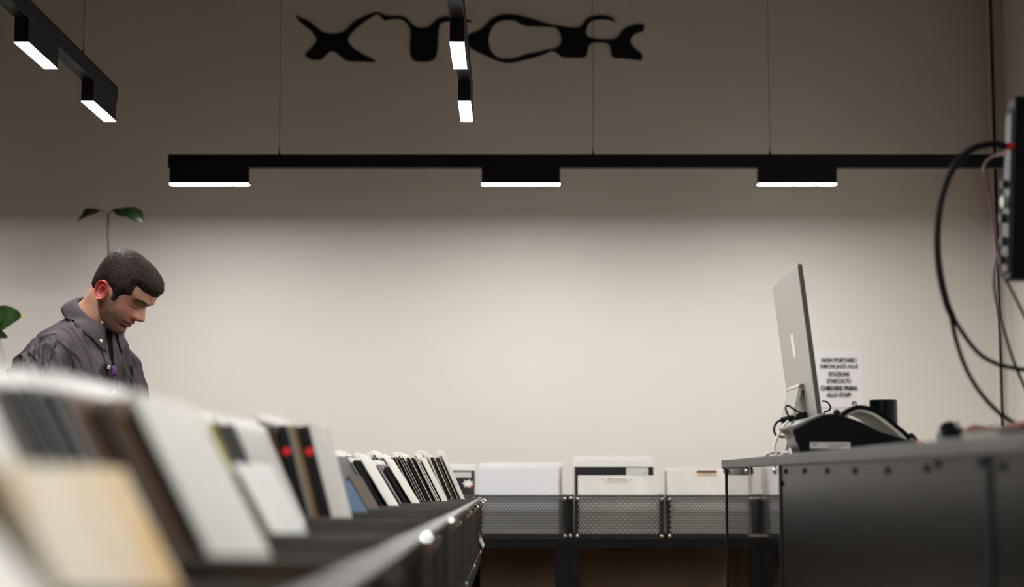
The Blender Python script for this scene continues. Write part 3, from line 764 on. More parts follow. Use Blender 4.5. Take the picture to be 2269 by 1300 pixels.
# ------------------------------------------------------------------ paper notice
pa = P(1806, 775, WY - .002); pz = P(1912, 912, WY - .002)
nt_ = empty('paper_notice', ((pa.x + pz.x) / 2, WY - 0.001, (pa.z + pz.z) / 2)); tag(nt_, 'white paper notice with black Italian text taped to back wall', 'notice')
wd_, hg_ = pz.x - pa.x, pa.z - pz.z
obj('sheet', MB().box(-wd_ / 2, wd_ / 2, -0.0008, 0.0, -hg_ / 2, hg_ / 2), M_paper, nt_)
LINES = [('NON PORTARE I', 798, 78), ('DISCHI JAZZ ALLE', 813, 84), ('STAZIONI', 829, 46), ("D'ASCOLTO", 844, 54), ('CHIEDERE PRIMA', 860, 84), ('ALLO STAFF', 875, 55)]
for body_, yy, wpx in LINES:
    me = text_mesh(body_, 0.026, 0.0002, 0.0019)
    xs = [v.co.x for v in me.vertices]; zs = [v.co.y for v in me.vertices]
    kx = (wpx / FPX * WY) / (max(xs) - min(xs)); kz = (11.0 / FPX * WY) / (max(zs) - min(zs)); zc_ = (max(zs) + min(zs)) / 2
    for v in me.vertices: v.co = Vector((v.co.x * kx, v.co.z, (v.co.y - zc_) * kz))
    p_ = P(1859, yy, WY - .002)
    t_ = obj('lettering', me, M_ink, nt_); t_.location = (p_.x - nt_.location.x, -0.0011, p_.z - nt_.location.z)
fz = P(1859, 904, WY).z - nt_.location.z
ft = MB()
for k in range(22): ft.box(-0.085 + k * 0.0078, -0.085 + k * 0.0078 + 0.0055, -0.0012, -0.0009, fz - .002, fz + .002)
obj('footer_print', ft, M_greyink, nt_)

# ------------------------------------------------------------------ mouse, pile of sleeves, hand
MSD = 3.05
top_ = P(2107, 930, MSD); mw = 0.057; ml = 0.11
ms = empty('computer_mouse', (P(2115, 980, MSD).x, MSD, CTOP)); tag(ms, 'black rounded computer mouse propped up by a hand on the counter', 'mouse')
rows = []
ang = math.radians(52)
R_ = Matrix.Translation((0, 0.0, 0.0)) @ Matrix.Rotation(math.radians(6), 4, 'Y') @ Matrix.Rotation(ang, 4, 'X')
hh_ = top_.z - CTOP
NS = 18
for i in range(NS + 1):
    v_ = i / NS; yy = -0.02 + ml * v_ * 0.95
    half = mw / 2 * (1 - abs(2 * v_ - 1) ** 2.3) ** 0.5 if 0 < v_ < 1 else 0.0008
    hgt = 0.018 * (1 - abs(2 * v_ - 1) ** 2.2) + 0.001
    ring = []
    for k in range(24):
        a = 2 * math.pi * k / 24
        ring.append(R_ @ Vector((half * math.cos(a), yy, hgt * (math.sin(a) if math.sin(a) > 0 else 0.35 * math.sin(a)))))
    rows.append(ring)
mm = MB().grid(rows, closed=True)
zt_ = max(p[2] for p in mm.v); dz_ = hh_ - zt_
mm.v = [(a, b, max(c + dz_, 0.0008)) for a, b, c in mm.v]
mb_ = obj('shell', mm, mat('black_mouse_shell', (0.004, 0.005, 0.007), 0.3, spec=0.1), ms, smooth=True)
MM = Matrix.Translation((0.0065, 0, dz_)) @ R_ @ Matrix.Translation((0.0, 0.062, 0.0185))
for poly in (smooth_closed(body, 1), leafp):
    obj('logo', MB().prism([(a * 0.0045, b * 0.0085) for a, b in poly], MM, 0.0006), M_grey, ms)
pl_x = CX + 0.030
PY0 = FPX * pl_x / (2206 - 1134.5)
zc = CTOP + 0.0005
for k, (cn, th, dx, dyy, lab) in enumerate((('mid grey', 4, 0.0, 0.0, 'grey sleeve at the bottom of the flat pile on the counter'),
                                     ('pale grey', 3.2, 0.004, 0.006, 'pale grey sleeve in the flat pile on the counter'),
                                     ('cream', 1.6, 0.001, 0.0, 'cream sleeve under the black one in the flat pile'),
                                     ('black', 4.2, 0.002, -0.002, 'black sleeve on top of the flat pile on the counter'))):
    o = bpy.data.objects.new('record_sleeve', ME_SLEEVE); C.objects.link(o)
    o.material_slots[0].link = 'OBJECT'; o.material_slots[0].material = cover(cn, False)
    o.rotation_euler = (0, math.pi / 2, 0); o.scale = (th / 4, 0.58, 0.58)
    o.location = (pl_x + dx, PY0 + dyy, zc + th / 2000.0)
    zc += th / 1000.0 + 0.0004
    tag(o, lab, 'record', 'sleeves piled flat on the counter')

# ------------------------------------------------------------------ skin helper
def skin_mesh(chains, sub=2, extra=None, voxel=None, smooth_it=0):
    """chains: list of lists of (point, radius); all joined where points coincide -> evaluated mesh"""
    verts = []; radii = []; edges = []; idx = {}
    for ch in chains:
        prev = None
        for p, r_ in ch:
            key = tuple(round(c, 4) for c in p)
            if key not in idx:
                idx[key] = len(verts); verts.append(tuple(p)); radii.append(r_)
            i = idx[key]
            if prev is not None and prev != i: edges.append((prev, i))
            prev = i
    me = bpy.data.meshes.new('skin'); me.from_pydata(verts, edges, [])
    t = bpy.data.objects.new('skin', me); C.objects.link(t)
    sk = t.modifiers.new('skin', 'SKIN'); sk.use_smooth_shade = True
    for i, r_ in enumerate(radii):
        rr = r_ if isinstance(r_, tuple) else (r_, r_)
        me.skin_vertices[0].data[i].radius = rr
    me.skin_vertices[0].data[0].use_root = True
    sb = t.modifiers.new('sub', 'SUBSURF'); sb.levels = sub; sb.render_levels = sub
    if voxel:
        rm = t.modifiers.new('rm', 'REMESH'); rm.mode = 'VOXEL'; rm.voxel_size = voxel; rm.use_smooth_shade = True
    if smooth_it:
        s_ = t.modifiers.new('sm', 'SMOOTH'); s_.iterations = smooth_it; s_.factor = 0.5
    dg = bpy.context.evaluated_depsgraph_get(); dg.update()
    out = bpy.data.meshes.new_from_object(t.evaluated_get(dg))
    bpy.data.objects.remove(t); bpy.data.meshes.remove(me)
    return out

def remeshed(mb, voxel, smooth_it=6, fac=0.5):
    me = mb.mesh('tmp', True)
    t = bpy.data.objects.new('tmp', me); C.objects.link(t)
    rm = t.modifiers.new('rm', 'REMESH'); rm.mode = 'VOXEL'; rm.voxel_size = voxel; rm.use_smooth_shade = True
    s_ = t.modifiers.new('sm', 'SMOOTH'); s_.iterations = smooth_it; s_.factor = fac
    dg = bpy.context.evaluated_depsgraph_get(); dg.update()
    out = bpy.data.meshes.new_from_object(t.evaluated_get(dg))
    bpy.data.objects.remove(t); bpy.data.meshes.remove(me)
    return out

def skin_material(name, base):
    m = bpy.data.materials.new(name); m.use_nodes = True
    nt = m.node_tree; b = nt.nodes['Principled BSDF']
    a = nt.nodes.new('ShaderNodeVertexColor'); a.layer_name = 'Col'
    n = nt.nodes.new('ShaderNodeTexNoise'); n.inputs['Scale'].default_value = 260
    tc = nt.nodes.new('ShaderNodeTexCoord'); nt.links.new(tc.outputs['Object'], n.inputs['Vector'])
    mx = nt.nodes.new('ShaderNodeMix'); mx.data_type = 'RGBA'; mx.blend_type = 'MULTIPLY'
    mx.inputs[0].default_value = 0.35
    nt.links.new(a.outputs['Color'], mx.inputs[6]); nt.links.new(n.outputs['Color'], mx.inputs[7])
    r_ = nt.nodes.new('ShaderNodeMix'); r_.data_type = 'RGBA'; r_.inputs[0].default_value = 0.5
    nt.links.new(a.outputs['Color'], r_.inputs[6]); nt.links.new(mx.outputs[2], r_.inputs[7])
    nt.links.new(r_.outputs[2], b.inputs['Base Color'])
    b.inputs['Roughness'].default_value = 0.5
    b.inputs['Subsurface Weight'].default_value = 0.08
    b.inputs['Subsurface Radius'].default_value = (0.6, 0.2, 0.1)
    b.inputs['Subsurface Scale'].default_value = 0.01
    bp = nt.nodes.new('ShaderNodeBump'); bp.inputs['Strength'].default_value = 0.15; bp.inputs['Distance'].default_value = 0.002
    nt.links.new(n.outputs['Fac'], bp.inputs['Height']); nt.links.new(bp.outputs[0], b.inputs['Normal'])
    return m
SKIN = (0.345, 0.178, 0.122)
M_skin = skin_material('skin', SKIN)
def paint(me, fn):
    ca = me.color_attributes.new('Col', 'FLOAT_COLOR', 'POINT')
    for i, v in enumerate(me.vertices):
        c = fn(v.co); ca.data[i].color = (c[0], c[1], c[2], 1)

# ------------------------------------------------------------------ the hand behind the mouse (second person, mostly out of frame)
hd = empty('person', (P(2300, 960, 3.05).x, 3.15, 0)); tag(hd, "hand of someone behind the counter resting beside the black mouse", 'person')
hvi = Matrix.Translation(-Vector(hd.location))
def Hp(x, y, d): return hvi @ P(x, y, d)
palm = Hp(2200, 962, 3.10); wrist = Hp(2260, 962, 3.12); elbow = Hp(2560, 915, 3.25)
k1 = Hp(2165, 950, 3.06); k2 = Hp(2166, 955, 3.085); k3 = Hp(2170, 961, 3.11); k4 = Hp(2176, 968, 3.13)
chains = [[(elbow, 0.045), (hvi @ P(2400, 940, 3.18), 0.038), (wrist, (0.027, 0.02)), (palm, (0.034, 0.015))]]
for kk, mid, tip in ((k1, Hp(2150, 952, 3.05), Hp(2136, 965, 3.045)), (k2, Hp(2145, 957, 3.075), Hp(2132, 972, 3.07)), (k3, Hp(2150, 964, 3.1), Hp(2138, 974, 3.095)), (k4, Hp(2158, 972, 3.12), Hp(2148, 976, 3.115))):
    chains.append([(palm, (0.034, 0.015)), (kk, 0.010), (mid, 0.0085), (tip, 0.0070)])
chains.append([(wrist, (0.027, 0.02)), (Hp(2205, 968, 3.04), 0.012), (Hp(2175, 973, 3.02), 0.0095), (Hp(2156, 976, 3.015), 0.008)])
hm_ = skin_mesh(chains, 2)
hm_.materials.append(M_skin); paint(hm_, lambda c: (0.24, 0.07, 0.05))
obj('hand_and_forearm', hm_, None, hd)

# ------------------------------------------------------------------ upright audio mixer with cables (upper right)
SD = 3.3
sp_l = P(2243, 400, SD).x
zt0 = P(2250, 212, SD).z; zb0 = P(2250, 618, SD).z
sp = empty('audio_mixer', (sp_l + 0.13, SD + 0.025, CTOP)); tag(sp, 'black audio mixer mounted upright at the right edge with rear sockets facing left', 'mixer')
zb1, zt1 = zb0 - CTOP, zt0 - CTOP
obj('housing', MB().prism([(-0.140, zb1), (0.14, zb1), (0.14, zt1), (-0.121, zt1)], Matrix.Translation((0, -0.025, 0)) @ MXZ, 0.05), M_plastic, sp, bevel=0.004)
obj('rear_panel', MB().prism([(-0.143, zb1 + .015), (-0.138, zb1 + .012), (-0.122, zt1 - .02), (-0.126, zt1 - .03)], Matrix.Translation((0, -0.020, 0)) @ MXZ, 0.04), M_rear, sp)
for k, (dz, dy_, r_) in enumerate(((0.150, -0.006, 0.011), (0.120, .004, .009), (0.075, -0.004, 0.009), (0.04, .003, .008), (0.185, 0.0, .008))):
    xk = -0.140 + 0.019 * dz / (zt1 - zb1)
    obj('socket', MB().tube([(xk + .004, dy_, zb1 + dz), (xk - .014, dy_, zb1 + dz)], r_, 14), M_alu if k == 0 else M_rear, sp)
obj('mount_pole', MB().tube([(0.02, 0.045, 0.0), (0.02, 0.045, zt1 - .06)], 0.0175, 14).lathe([(0.001, 0), (0.09, 0), (0.09, 0.010), (0.03, 0.016), (0.001, .016)], 28, Matrix.Translation((0.02, 0.045, 0))), M_black, sp)
rc = P(2234, 324, SD - .01)
spi = Matrix.Translation(-Vector(sp.location))
obj('red_connector', MB().tube([spi @ P(2229, 324, SD), spi @ P(2247, 324, SD + .01)], 0.0075, 12), M_red, sp)
cable('audio_cable', [P(2229, 324, SD), P(2195, 319, SD), P(2150, 333, SD), P(2112, 372, SD), P(2086, 440, SD), P(2077, 520, SD), P(2082, 600, SD), P(2098, 672, SD), P(2112, 705, SD)], 0.0068, M_cable, 'thick black twin cable looping left from the red connector', n=10)
cable('audio_cable', [P(2108, 696, SD), P(2135, 740, SD), P(2170, 783, SD), P(2210, 806, SD), P(2250, 816, SD), P(2320, 830, SD), P(2420, 900, SD)], 0.0043, M_cable, 'upper branch of the split black cable running right', n=10)
cable('audio_cable', [P(2106, 696, SD), P(2118, 750, SD), P(2138, 810, SD), P(2170, 866, SD), P(2215, 915, SD), P(2262, 944, SD), P(2330, 975, SD)], 0.0043, M_cable, 'lower branch of the split black cable running right', n=10)
cable('thin_red_cable', [P(2238, 340, SD + .02), P(2205, 345, SD + .08), P(2184, 362, SD + .1), P(2181, 385, SD + .1), P(2192, 430, SD + .1), P(2204, 500, SD + .1), P(2214, 560, SD + .1), P(2217, 600, SD + .1), P(2240, 640, SD + .1), P(2300, 760, SD + .1)], 0.0032, M_redcable, 'dull red cable hanging down left of the audio mixer')
cable('grey_cable', [P(2245, 505, SD + .3), P(2220, 540, SD + .3), P(2206, 580, SD + .3), P(2203, 630, SD + .3), P(2213, 690, SD + .3), P(2230, 750, SD + .3), P(2250, 810, SD + .3), P(2290, 900, SD + .3)], 0.0036, mat('grey_cable_rubber', (0.07, 0.062, 0.055), .5), 'grey cable curving down below the audio mixer')

# ------------------------------------------------------------------ plants
def leaf(mid, width, droop_n, m, nm, parent, inv_, fold=0.25, n=14):
    """leaf blade along a midrib (world points), half width profile, normal hint"""
    c_ = spline(mid, 6); L_ = len(c_); rows = []
    for i, p in enumerate(c_):
        t_ = i / (L_ - 1)
        hw = width * (math.sin(math.pi * min(1, t_ * 0.97 + 0.03)) ** 0.75) * (1.0 - 0.25 * t_)
        tan = (c_[min(i + 1, L_ - 1)] - c_[max(i - 1, 0)]).normalized()
        s_ = tan.cross(droop_n).normalized(); nn = s_.cross(tan).normalized()
        row = []
        for k in range(-4, 5):
            u = k / 4; row.append(inv_ @ (p + s_ * (u * hw) + nn * (fold * hw * abs(u) ** 1.5 + 0.06 * hw * math.sin(9 * t_ + 3 * u))))
        rows.append(row)
    o_ = obj(nm, MB().grid(rows), m, parent, smooth=True)
    sd = o_.modifiers.new('solid', 'SOLIDIFY'); sd.thickness = 0.0012
    return o_
PD = 7.2
pp = empty('potted_plant', (P(241, 600, PD).x, PD, 0)); tag(pp, 'tall thin plant with two drooping leaves behind the man', 'plant')
pi = Matrix.Translation(-Vector(pp.location))
stem = [Vector((pp.location.x + .01, PD, 0.55)), P(243, 640, PD), P(241, 560, PD), P(239, 515, PD), P(240, 474, PD)]
obj('stem', MB().tube([pi @ p for p in spline(stem, 8)], [0.006] * 8 + [0.005] * 8 + [0.0045] * 8 + [0.004] * 9, 8), M_stem, pp, smooth=True)
l1 = [P(240, 474, PD), P(232, 468, PD - .02), P(219, 466, PD - .03), P(200, 472, PD - .05), P(186, 480, PD - .05), P(170, 490, PD - .04)]
l2 = [P(240, 474, PD), P(252, 464, PD - .01), P(272, 462, PD - .03), P(292, 464, PD - .04), P(308, 478, PD - .05), P(319, 492, PD - .05)]
for l_ in (l1, l2):
    st_ = obj('leaf_stalk', MB().tube([pi @ p for p in spline(l_[:3], 5)], 0.0032, 6), M_stem, pp, smooth=True)
leaf(l1[2:], 0.038, Vector((0.1, -0.55, 0.8)), M_leafd, 'leaf', pp, pi, fold=0.3)
leaf(l2[1:], 0.050, Vector((0.1, -0.6, 0.8)), M_leafd, 'leaf', pp, pi, fold=-0.35)
po = obj('pot', MB().lathe([(0.10, 0), (0.105, 0.01), (0.14, 0.52), (0.145, 0.58), (0.135, 0.58), (0.13, 0.55), (0.001, 0.55)], 36), M_pot, pp, smooth=False)
obj('soil', MB().lathe([(0.128, 0.55), (0.12, 0.558), (0.001, 0.562)], 24), M_soil, pp)

QD = 6.4
qp = empty('potted_plant', (P(-45, 700, QD).x, QD, 0)); tag(qp, 'broad green leaf with yellow tip over a grey vase at left edge', 'plant')
qi = Matrix.Translation(-Vector(qp.location))
ql = [P(-70, 760, QD), P(-30, 716, QD - .02), P(0, 704, QD - .03), P(25, 700, QD - .04), P(48, 701, QD - .05)]
lf = leaf(ql, 0.062, Vector((0.25, -0.86, 0.42)), M_leaf, 'leaf', qp, qi, fold=-0.15)
obj('yellow_tip', MB().ico(qi @ P(49, 701, QD - .052), 0.006, 8, 6), M_yellow, qp, smooth=True)
ql2 = [P(-70, 770, QD), P(-40, 738, QD - .05), P(-12, 735, QD - .07), P(18, 748, QD - .08)]
leaf(ql2, 0.040, Vector((0.2, -0.7, 0.7)), M_leafd, 'leaf', qp, qi, fold=-0.2)
vz = P(0, 745, QD).z
vx0 = P(0, 745, QD).x - qp.location.x; vx1 = P(18, 815, QD).x - qp.location.x; vzz = P(18, 815, QD).z
sl = (vx1 - vx0) / (vz - vzz)
obj('vase', MB().lathe([(vx1 + sl * (vzz - .72) , 0.72), (vx1, vzz), (vx0, vz), (vx0 - .012, vz), (vx1 - .02, vzz), (0.001, vzz - .05)], 40), M_pot, qp, smooth=False)
obj('plinth', MB().box(-0.14, 0.14, -0.14, 0.14, 0, 0.72), M_wall, qp)
obj('stem', MB().tube([qi @ p for p in spline([Vector((qp.location.x, QD, 0.9)), P(-62, 790, QD), P(-70, 762, QD)], 6)], 0.005, 8), M_stem, qp, smooth=True)

# ------------------------------------------------------------------ the man browsing
MDp = 5.2
man = empty('person', (-1.28, MDp, 0)); tag(man, 'man with short dark hair in dark grey shirt looking down at records', 'person')
mi = Matrix.Translation(-Vector(man.location))
def sstep(a, b, x):
    t_ = max(0.0, min(1.0, (x - a) / (b - a))); return t_ * t_ * (3 - 2 * t_)
def lerp_tab(tab, z):
    if z <= tab[0][0]: return tab[0][1:]
    for i in range(len(tab) - 1):
        if z <= tab[i + 1][0]:
            a, b = tab[i], tab[i + 1]; t_ = (z - a[0]) / (b[0] - a[0]); 
            m0 = tab[max(0, i - 1)]; m1 = tab[min(len(tab) - 1, i + 2)]
            out = []
            for k in range(1, len(a)):
                d0 = (b[k] - m0[k]) / (b[0] - m0[0]) * (b[0] - a[0]); d1 = (m1[k] - a[k]) / (m1[0] - a[0]) * (b[0] - a[0])
                h = t_
                out.append((2*h**3-3*h*h+1)*a[k] + (h**3-2*h*h+h)*d0 + (-2*h**3+3*h*h)*b[k] + (h**3-h*h)*d1)
            return tuple(out)
    return tab[-1][1:]
HT = [(-.107, .060, .030, .012), (-.102, .074, .015, .026), (-.093, .0850, -.005, .038), (-.080, .0885, -.030, .048), (-.066, .0885, -.050, .0545), (-.054, .091, -.060, .0595),
      (-.040, .0915, -.068, .064), (-.025, .089, -.075, .0685), (-.010, .0875, -.080, .072), (.005, .088, -.084, .0745), (.020, .0915, -.087, .076), (.033, .0965, -.089, .0775),
      (.050, .0955, -.090, .078), (.068, .0905, -.0865, .0755), (.082, .083, -.079, .0715), (.094, .070, -.065, .062), (.102, .050, -.049, .047), (.1065, .028, -.032, .028), (.1080, .004, -.010, .006)]
def g2(a, b, sa, sb): return math.exp(-(a / sa) ** 2 - (b / sb) ** 2)
NOSE = [(-.043, 0.0, .010), (-.033, .004, .014), (-.024, .020, .0150), (-.015, .0310, .0135), (-.007, .0275, .0115), (.005, .0170, .0095), (.016, .0085, .0085), (.026, .003, .010), (.04, 0.0, .012)]
def head_pt(z, a):
    f, b, w_ = lerp_tab(HT, z)
    c_ = (f + b) / 2; l_ = (f - b) / 2
    ca, sa = math.cos(a), math.sin(a)
    e1 = 0.92 if ca > 0 else 1.0
    x = c_ + l_ * math.copysign(abs(ca) ** e1, ca); y = w_ * math.copysign(abs(sa) ** 0.9, sa)
    # face narrows to the front
    fr = sstep(0.03, 0.095, x)
    if z < 0.04: y *= 1 - 0.10 * fr * sstep(0.04, -0.02, z)
    if ca > 0:
        ay = abs(y)
        nh, nw = lerp_tab(NOSE, z) if -.045 < z < .04 else (0, .01)
        x += nh * math.exp(-(y / nw) ** 2)
        # nostril wings
        x += 0.006 * g2(ay - .0135, z + .021, .006, .007)
        # eye sockets, lids, brow
        x -= 0.0115 * g2(ay - .031, z - .008, .016, .011)
        x += 0.0065 * g2(ay - .032, z - .005, .0125, .0075)
        x += 0.0035 * g2(ay - .030, z - .034, .022, .007)
        x -= 0.004 * g2(y, z - .022, .009, .008)
        # cheekbones, hollow cheeks
        x += 0.003 * g2(ay - .045, z + .018, .016, .014)
        # lips and chin
        x += 0.0055 * g2(y, z + .0445, .020, .0055) + 0.0060 * g2(y, z + .0575, .018, .0060)
        x -= 0.0042 * g2(y, z + .0508, .026, .0026)
        x -= 0.0045 * g2(y, z + .067, .022, .006)
        x += 0.0055 * g2(y, z + .084, .018, .012)
    return Vector((x, y, z))
HS = 1.0
hc = P(267.5, 645, 5.17)
HR = Matrix.Rotation(math.radians(-13), 4, 'Z') @ Matrix.Rotation(math.radians(43), 4, 'Y')
HF = mi @ Matrix.Translation(hc) @ HR @ Matrix.Scale(HS, 4)
NA, NZ = 220, 150
Z0, Z1 = -.107, .1080
def zrow(i):
    t_ = i / NZ; return Z0 + (Z1 - Z0) * (0.5 - 0.5 * math.cos(math.pi * t_)) * 0.35 + (Z1 - Z0) * t_ * 0.65
grid_l = [[head_pt(zrow(i), 2 * math.pi * k / NA) for k in range(NA)] for i in range(NZ + 1)]
SKP = [(.14, .062), (.0766, .059), (.056, .061), (.0505, .054), (.0625, .0300), (.0438, .0175), (.0345, .0016), (.0337, -.0172), (.022, -.020), (.018, -.004), (.005, .006), (-.03, .006),
       (-.036, -.030), (-.055, -.046), (-.12, -.052), (-.12, -.2), (.14, -.2)]
def hair_mask(p):
    """signed distance to the hairline in the side view: > 0 where scalp hair grows"""
    x, z = p[0], p[2]; best = 9.0; ins = False; n = len(SKP)
    for i in range(n):
        x0, z0 = SKP[i]; x1, z1 = SKP[(i + 1) % n]
        dx, dz = x1 - x0, z1 - z0
        t_ = max(0, min(1, ((x - x0) * dx + (z - z0) * dz) / (dx * dx + dz * dz)))
        best = min(best, (x - x0 - t_ * dx) ** 2 + (z - z0 - t_ * dz) ** 2)
        if (z0 > z) != (z1 > z) and x < x0 + (z - z0) / (z1 - z0) * dx: ins = not ins
    d_ = math.sqrt(best); return -d_ if ins else d_
EARC = Vector((-.010, 0, -.020))
def skin_col(p):
    x, y, z = p; ay = abs(y)
    c_ = Vector(SKIN)
    n_ = noise.noise(Vector((x, y, z)) * 60)
    c_ = c_ * (1 + 0.06 * n_)
    red = 0.55 * g2(ay - .014, z + .022, .016, .014) * (1 if x > .08 else 0) + .35 * g2(ay - .048, z + .012, .022, .018) * (1 if x > .04 else 0)
    c_ = c_.lerp(Vector((0.38, 0.125, 0.09)), min(1, red))
    # stubble
    jaw = sstep(-.020, -.046, z - 0.55 * max(0, .05 - x) * 0.9) * sstep(-.035, -.012, x)
    mous = g2(ay * 0.8, z + .036, .026, .0075) * (1 if x > .07 else 0)
    cheek = sstep(-.034, -.052, z) * (1 if x > .03 else 0)
    side = sstep(.034, .018, abs(x - .018)) * sstep(.012, -.02, z) * (1 if ay > .05 else 0)
    st_ = min(1.0, max(jaw * .8, mous, cheek, side * .8)) * (0.75 + 0.5 * noise.noise(Vector((x, y, z)) * 420))
    c_ = c_.lerp(Vector((0.052, 0.030, 0.021)), max(0, min(.9, st_ * 1.0)))
    # lips
    lp = max(g2(y, z + .045, .021, .0045), g2(y, z + .057, .018, .005)) * (1 if x > .085 else 0)
    c_ = c_.lerp(Vector((0.33, 0.065, 0.06)), min(1, lp * 1.1))
    mo = g2(y, z + .0508, .023, .0016) * (1 if x > .08 else 0)  # shade in the crease between the lips, put into the colour
    c_ = c_.lerp(Vector((0.06, 0.02, 0.018)), mo)
    if x > .05:
        arch = .0265 + .006 * sstep(.012, .036, ay) - .009 * sstep(.036, .056, ay)
        br = math.exp(-((z - arch) / .0050) ** 2) * sstep(.006, .012, ay) * sstep(.060, .048, ay)
        c_ = c_.lerp(Vector((0.028, 0.016, 0.011)), min(1, br * 1.1))
        lid = .0010 - .0010 * (1 - ((ay - .031) / .016) ** 2) + .02 * (ay - .031)
        ey = math.exp(-((z - lid) / .0022) ** 2) * sstep(.0175, .0145, abs(ay - .031))
        c_ = c_.lerp(Vector((0.025, 0.014, 0.012)), min(1, ey * .75))
        so = g2(ay - .030, z - .009, .017, .010)  # brow shadow painted into the eye sockets
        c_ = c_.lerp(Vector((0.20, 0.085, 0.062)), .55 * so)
    if hair_mask(p) > 0: c_ = c_.lerp(Vector((0.05, 0.03, 0.022)), .85)
    return c_

# --- body: one mesh holding head, neck, trunk, limbs, hands
hb = MB(); cols = []
hb.grid([[HF @ p for p in r_] for r_ in grid_l], closed=True)
cols += [skin_col(p) for r_ in grid_l for p in r_]
nv = len(hb.v)
hb.f.append(tuple(range(NA))[::-1]); hb.f.append(tuple(NZ * NA + k for k in range(NA)))
# ears
def ear(side):
    rows = []; cc = []
    for i in range(15):
        rr = i / 14
        row = []
        for k in range(36):
            a = 2 * math.pi * k / 36
            ew = 0.0175 * (1 + 0.18 * math.sin(a)); eh = 0.031
            u = ew * rr * math.cos(a); v_ = eh * rr * math.sin(a) 
            hgt = 0.004 + 0.013 * sstep(.2, .9, rr) * (1 - 0.75 * sstep(-.2, -1, -math.cos(a)) * 0) 
            if math.cos(a) > 0.3: hgt *= (1 - 0.55 * sstep(.3, .9, math.cos(a)))
            rim = 0.0045 * math.exp(-((rr - .9) / .10) ** 2) - 0.006 * math.exp(-((rr - .70) / .12) ** 2) * (1 if math.sin(a) > -.5 else .3) + 0.0035 * math.exp(-((rr - .48) / .1) ** 2) - 0.006 * math.exp(-(rr / .32) ** 2)
            fall = sstep(1.0, .93, rr)
            hh2 = (hgt + rim) * (0.25 + .75 * fall)
            p = Vector((EARC.x + u * .9 - v_ * .42 - 0.25 * hgt, side * (0.0700 + hh2), EARC.z + v_ * .9 + u * .42))
            row.append(HF @ p)
            dk = math.exp(-(rr / .33) ** 2) * .75 + .55 * math.exp(-((rr - .70) / .09) ** 2)  # shade in the ear's hollows painted as darker red
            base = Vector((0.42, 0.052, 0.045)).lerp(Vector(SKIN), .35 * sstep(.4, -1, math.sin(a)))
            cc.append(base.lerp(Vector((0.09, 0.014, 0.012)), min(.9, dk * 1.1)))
        rows.append(row)
    hb.grid(rows, closed=True); cols.extend(cc)
    # back side of the ear
    last = rows[-1]; row2 = [Vector(p) + (mi @ Matrix.Translation(hc) @ HR).to_3x3() @ Vector((0.004, -side * 0.017, 0)) for p in last]
    hb.grid([last, row2], closed=True); cols.extend([Vector(SKIN)] * 72)
ear(-1); ear(1)
# neck
nb = P(188, 722, 5.2); 
nk = [HF @ Vector((-.012, 0, -.010)), HF @ Vector((-.020, 0, -.050)), mi @ P(216, 690, 5.19), mi @ nb, mi @ P(178, 760, 5.2)]
ntube = spline(nk, 8); m_ = len(ntube)
before = len(hb.v)
hb.tube(ntube, [0.0545 + 0.014 * sstep(.35, 1, i / (m_ - 1)) for i in range(m_)], 40)
for i in range(before, len(hb.v)):
    cols.append(Vector(SKIN) * (1 + .08 * noise.noise(Vector(hb.v[i]) * 40)))
def Bp(x, y, z): return mi @ Vector((x, y, z))
trunk_top = mi @ P(178, 760, 5.2)
sR = Bp(-1.325, 5.06, 1.335); sL = Bp(-1.215, 5.345, 1.335)
chest = Bp(-1.285, 5.2, 1.26); pel = Bp(-1.30, 5.2, .95)
chains = [[(pel, (.14, .10)), (Bp(-1.30, 5.2, 1.1), (.13, .095)), (chest, (.13, .085)), (trunk_top, .05)]]
def arm_chain(sh, el, wr, ha, sgn):
    c_ = [[(chest, (.13, .085)), (sh, .05), ((sh + el) / 2, .047), (el, .040), ((el + wr) / 2, .037), (wr, (.027, .022)), (ha, (.036, .014))]]
    d_ = (ha - wr).normalized(); sd = d_.cross(Vector((0, 0, 1))).normalized()
    for k, (o_, L_) in enumerate(((-.028, .062), (-.009, .075), (.010, .070), (.028, .055))):
        k0 = ha + d_ * .035 + sd * o_
        c_.append([(ha, (.036, .014)), (k0, .0098), (k0 + d_ * L_ * .5 + Vector((0, 0, -.012)), .0085), (k0 + d_ * L_ * .8 + Vector((0, 0, -.035)), .0072)])
    t0 = wr + d_ * .03 + sd * sgn * .03
    c_.append([(wr, (.027, .022)), (t0, .0125), (t0 + d_ * .035 + sd * sgn * .015 + Vector((0, 0, -.012)), .0095), (t0 + d_ * .06 + sd * sgn * .012 + Vector((0, 0, -.022)), .008)])
    return c_
eR, wR, hR = Bp(-1.375, 4.98, 1.105), Bp(-1.13, 5.02, 1.03), Bp(-1.05, 5.04, 1.01)
eL, wL, hL = Bp(-1.16, 5.43, 1.105), Bp(-.93, 5.33, 1.03), Bp(-.85, 5.30, 1.01)
chains += arm_chain(sR, eR, wR, hR, 1) + arm_chain(sL, eL, wL, hL, -1)
fdir = Vector((math.cos(math.radians(25)), -math.sin(math.radians(25)), 0)); rdir = Vector((-math.sin(math.radians(25)), -math.cos(math.radians(25)), 0))
for sg_ in (-1, 1):
    hip = pel + rdir * .09 * sg_ + Vector((0, 0, -.05)); kn = Bp(-1.28, 5.2, .50) + rdir * .10 * sg_ + fdir * .03; an = Bp(-1.30, 5.2, .09) + rdir * .105 * sg_
    toe = an + fdir * .15 + Vector((0, 0, -.055))
    chains.append([(pel, (.14, .10)), (hip, .085), (kn, .058), ((kn + an) / 2, .05), (an, .038), (toe, .028)])
bod = skin_mesh(chains, 2)
before = len(hb.v)
hb.v += [tuple(v.co) for v in bod.vertices]; hb.f += [tuple(i + before for i in p.vertices) for p in bod.polygons]
cols += [Vector(SKIN)] * len(bod.vertices)
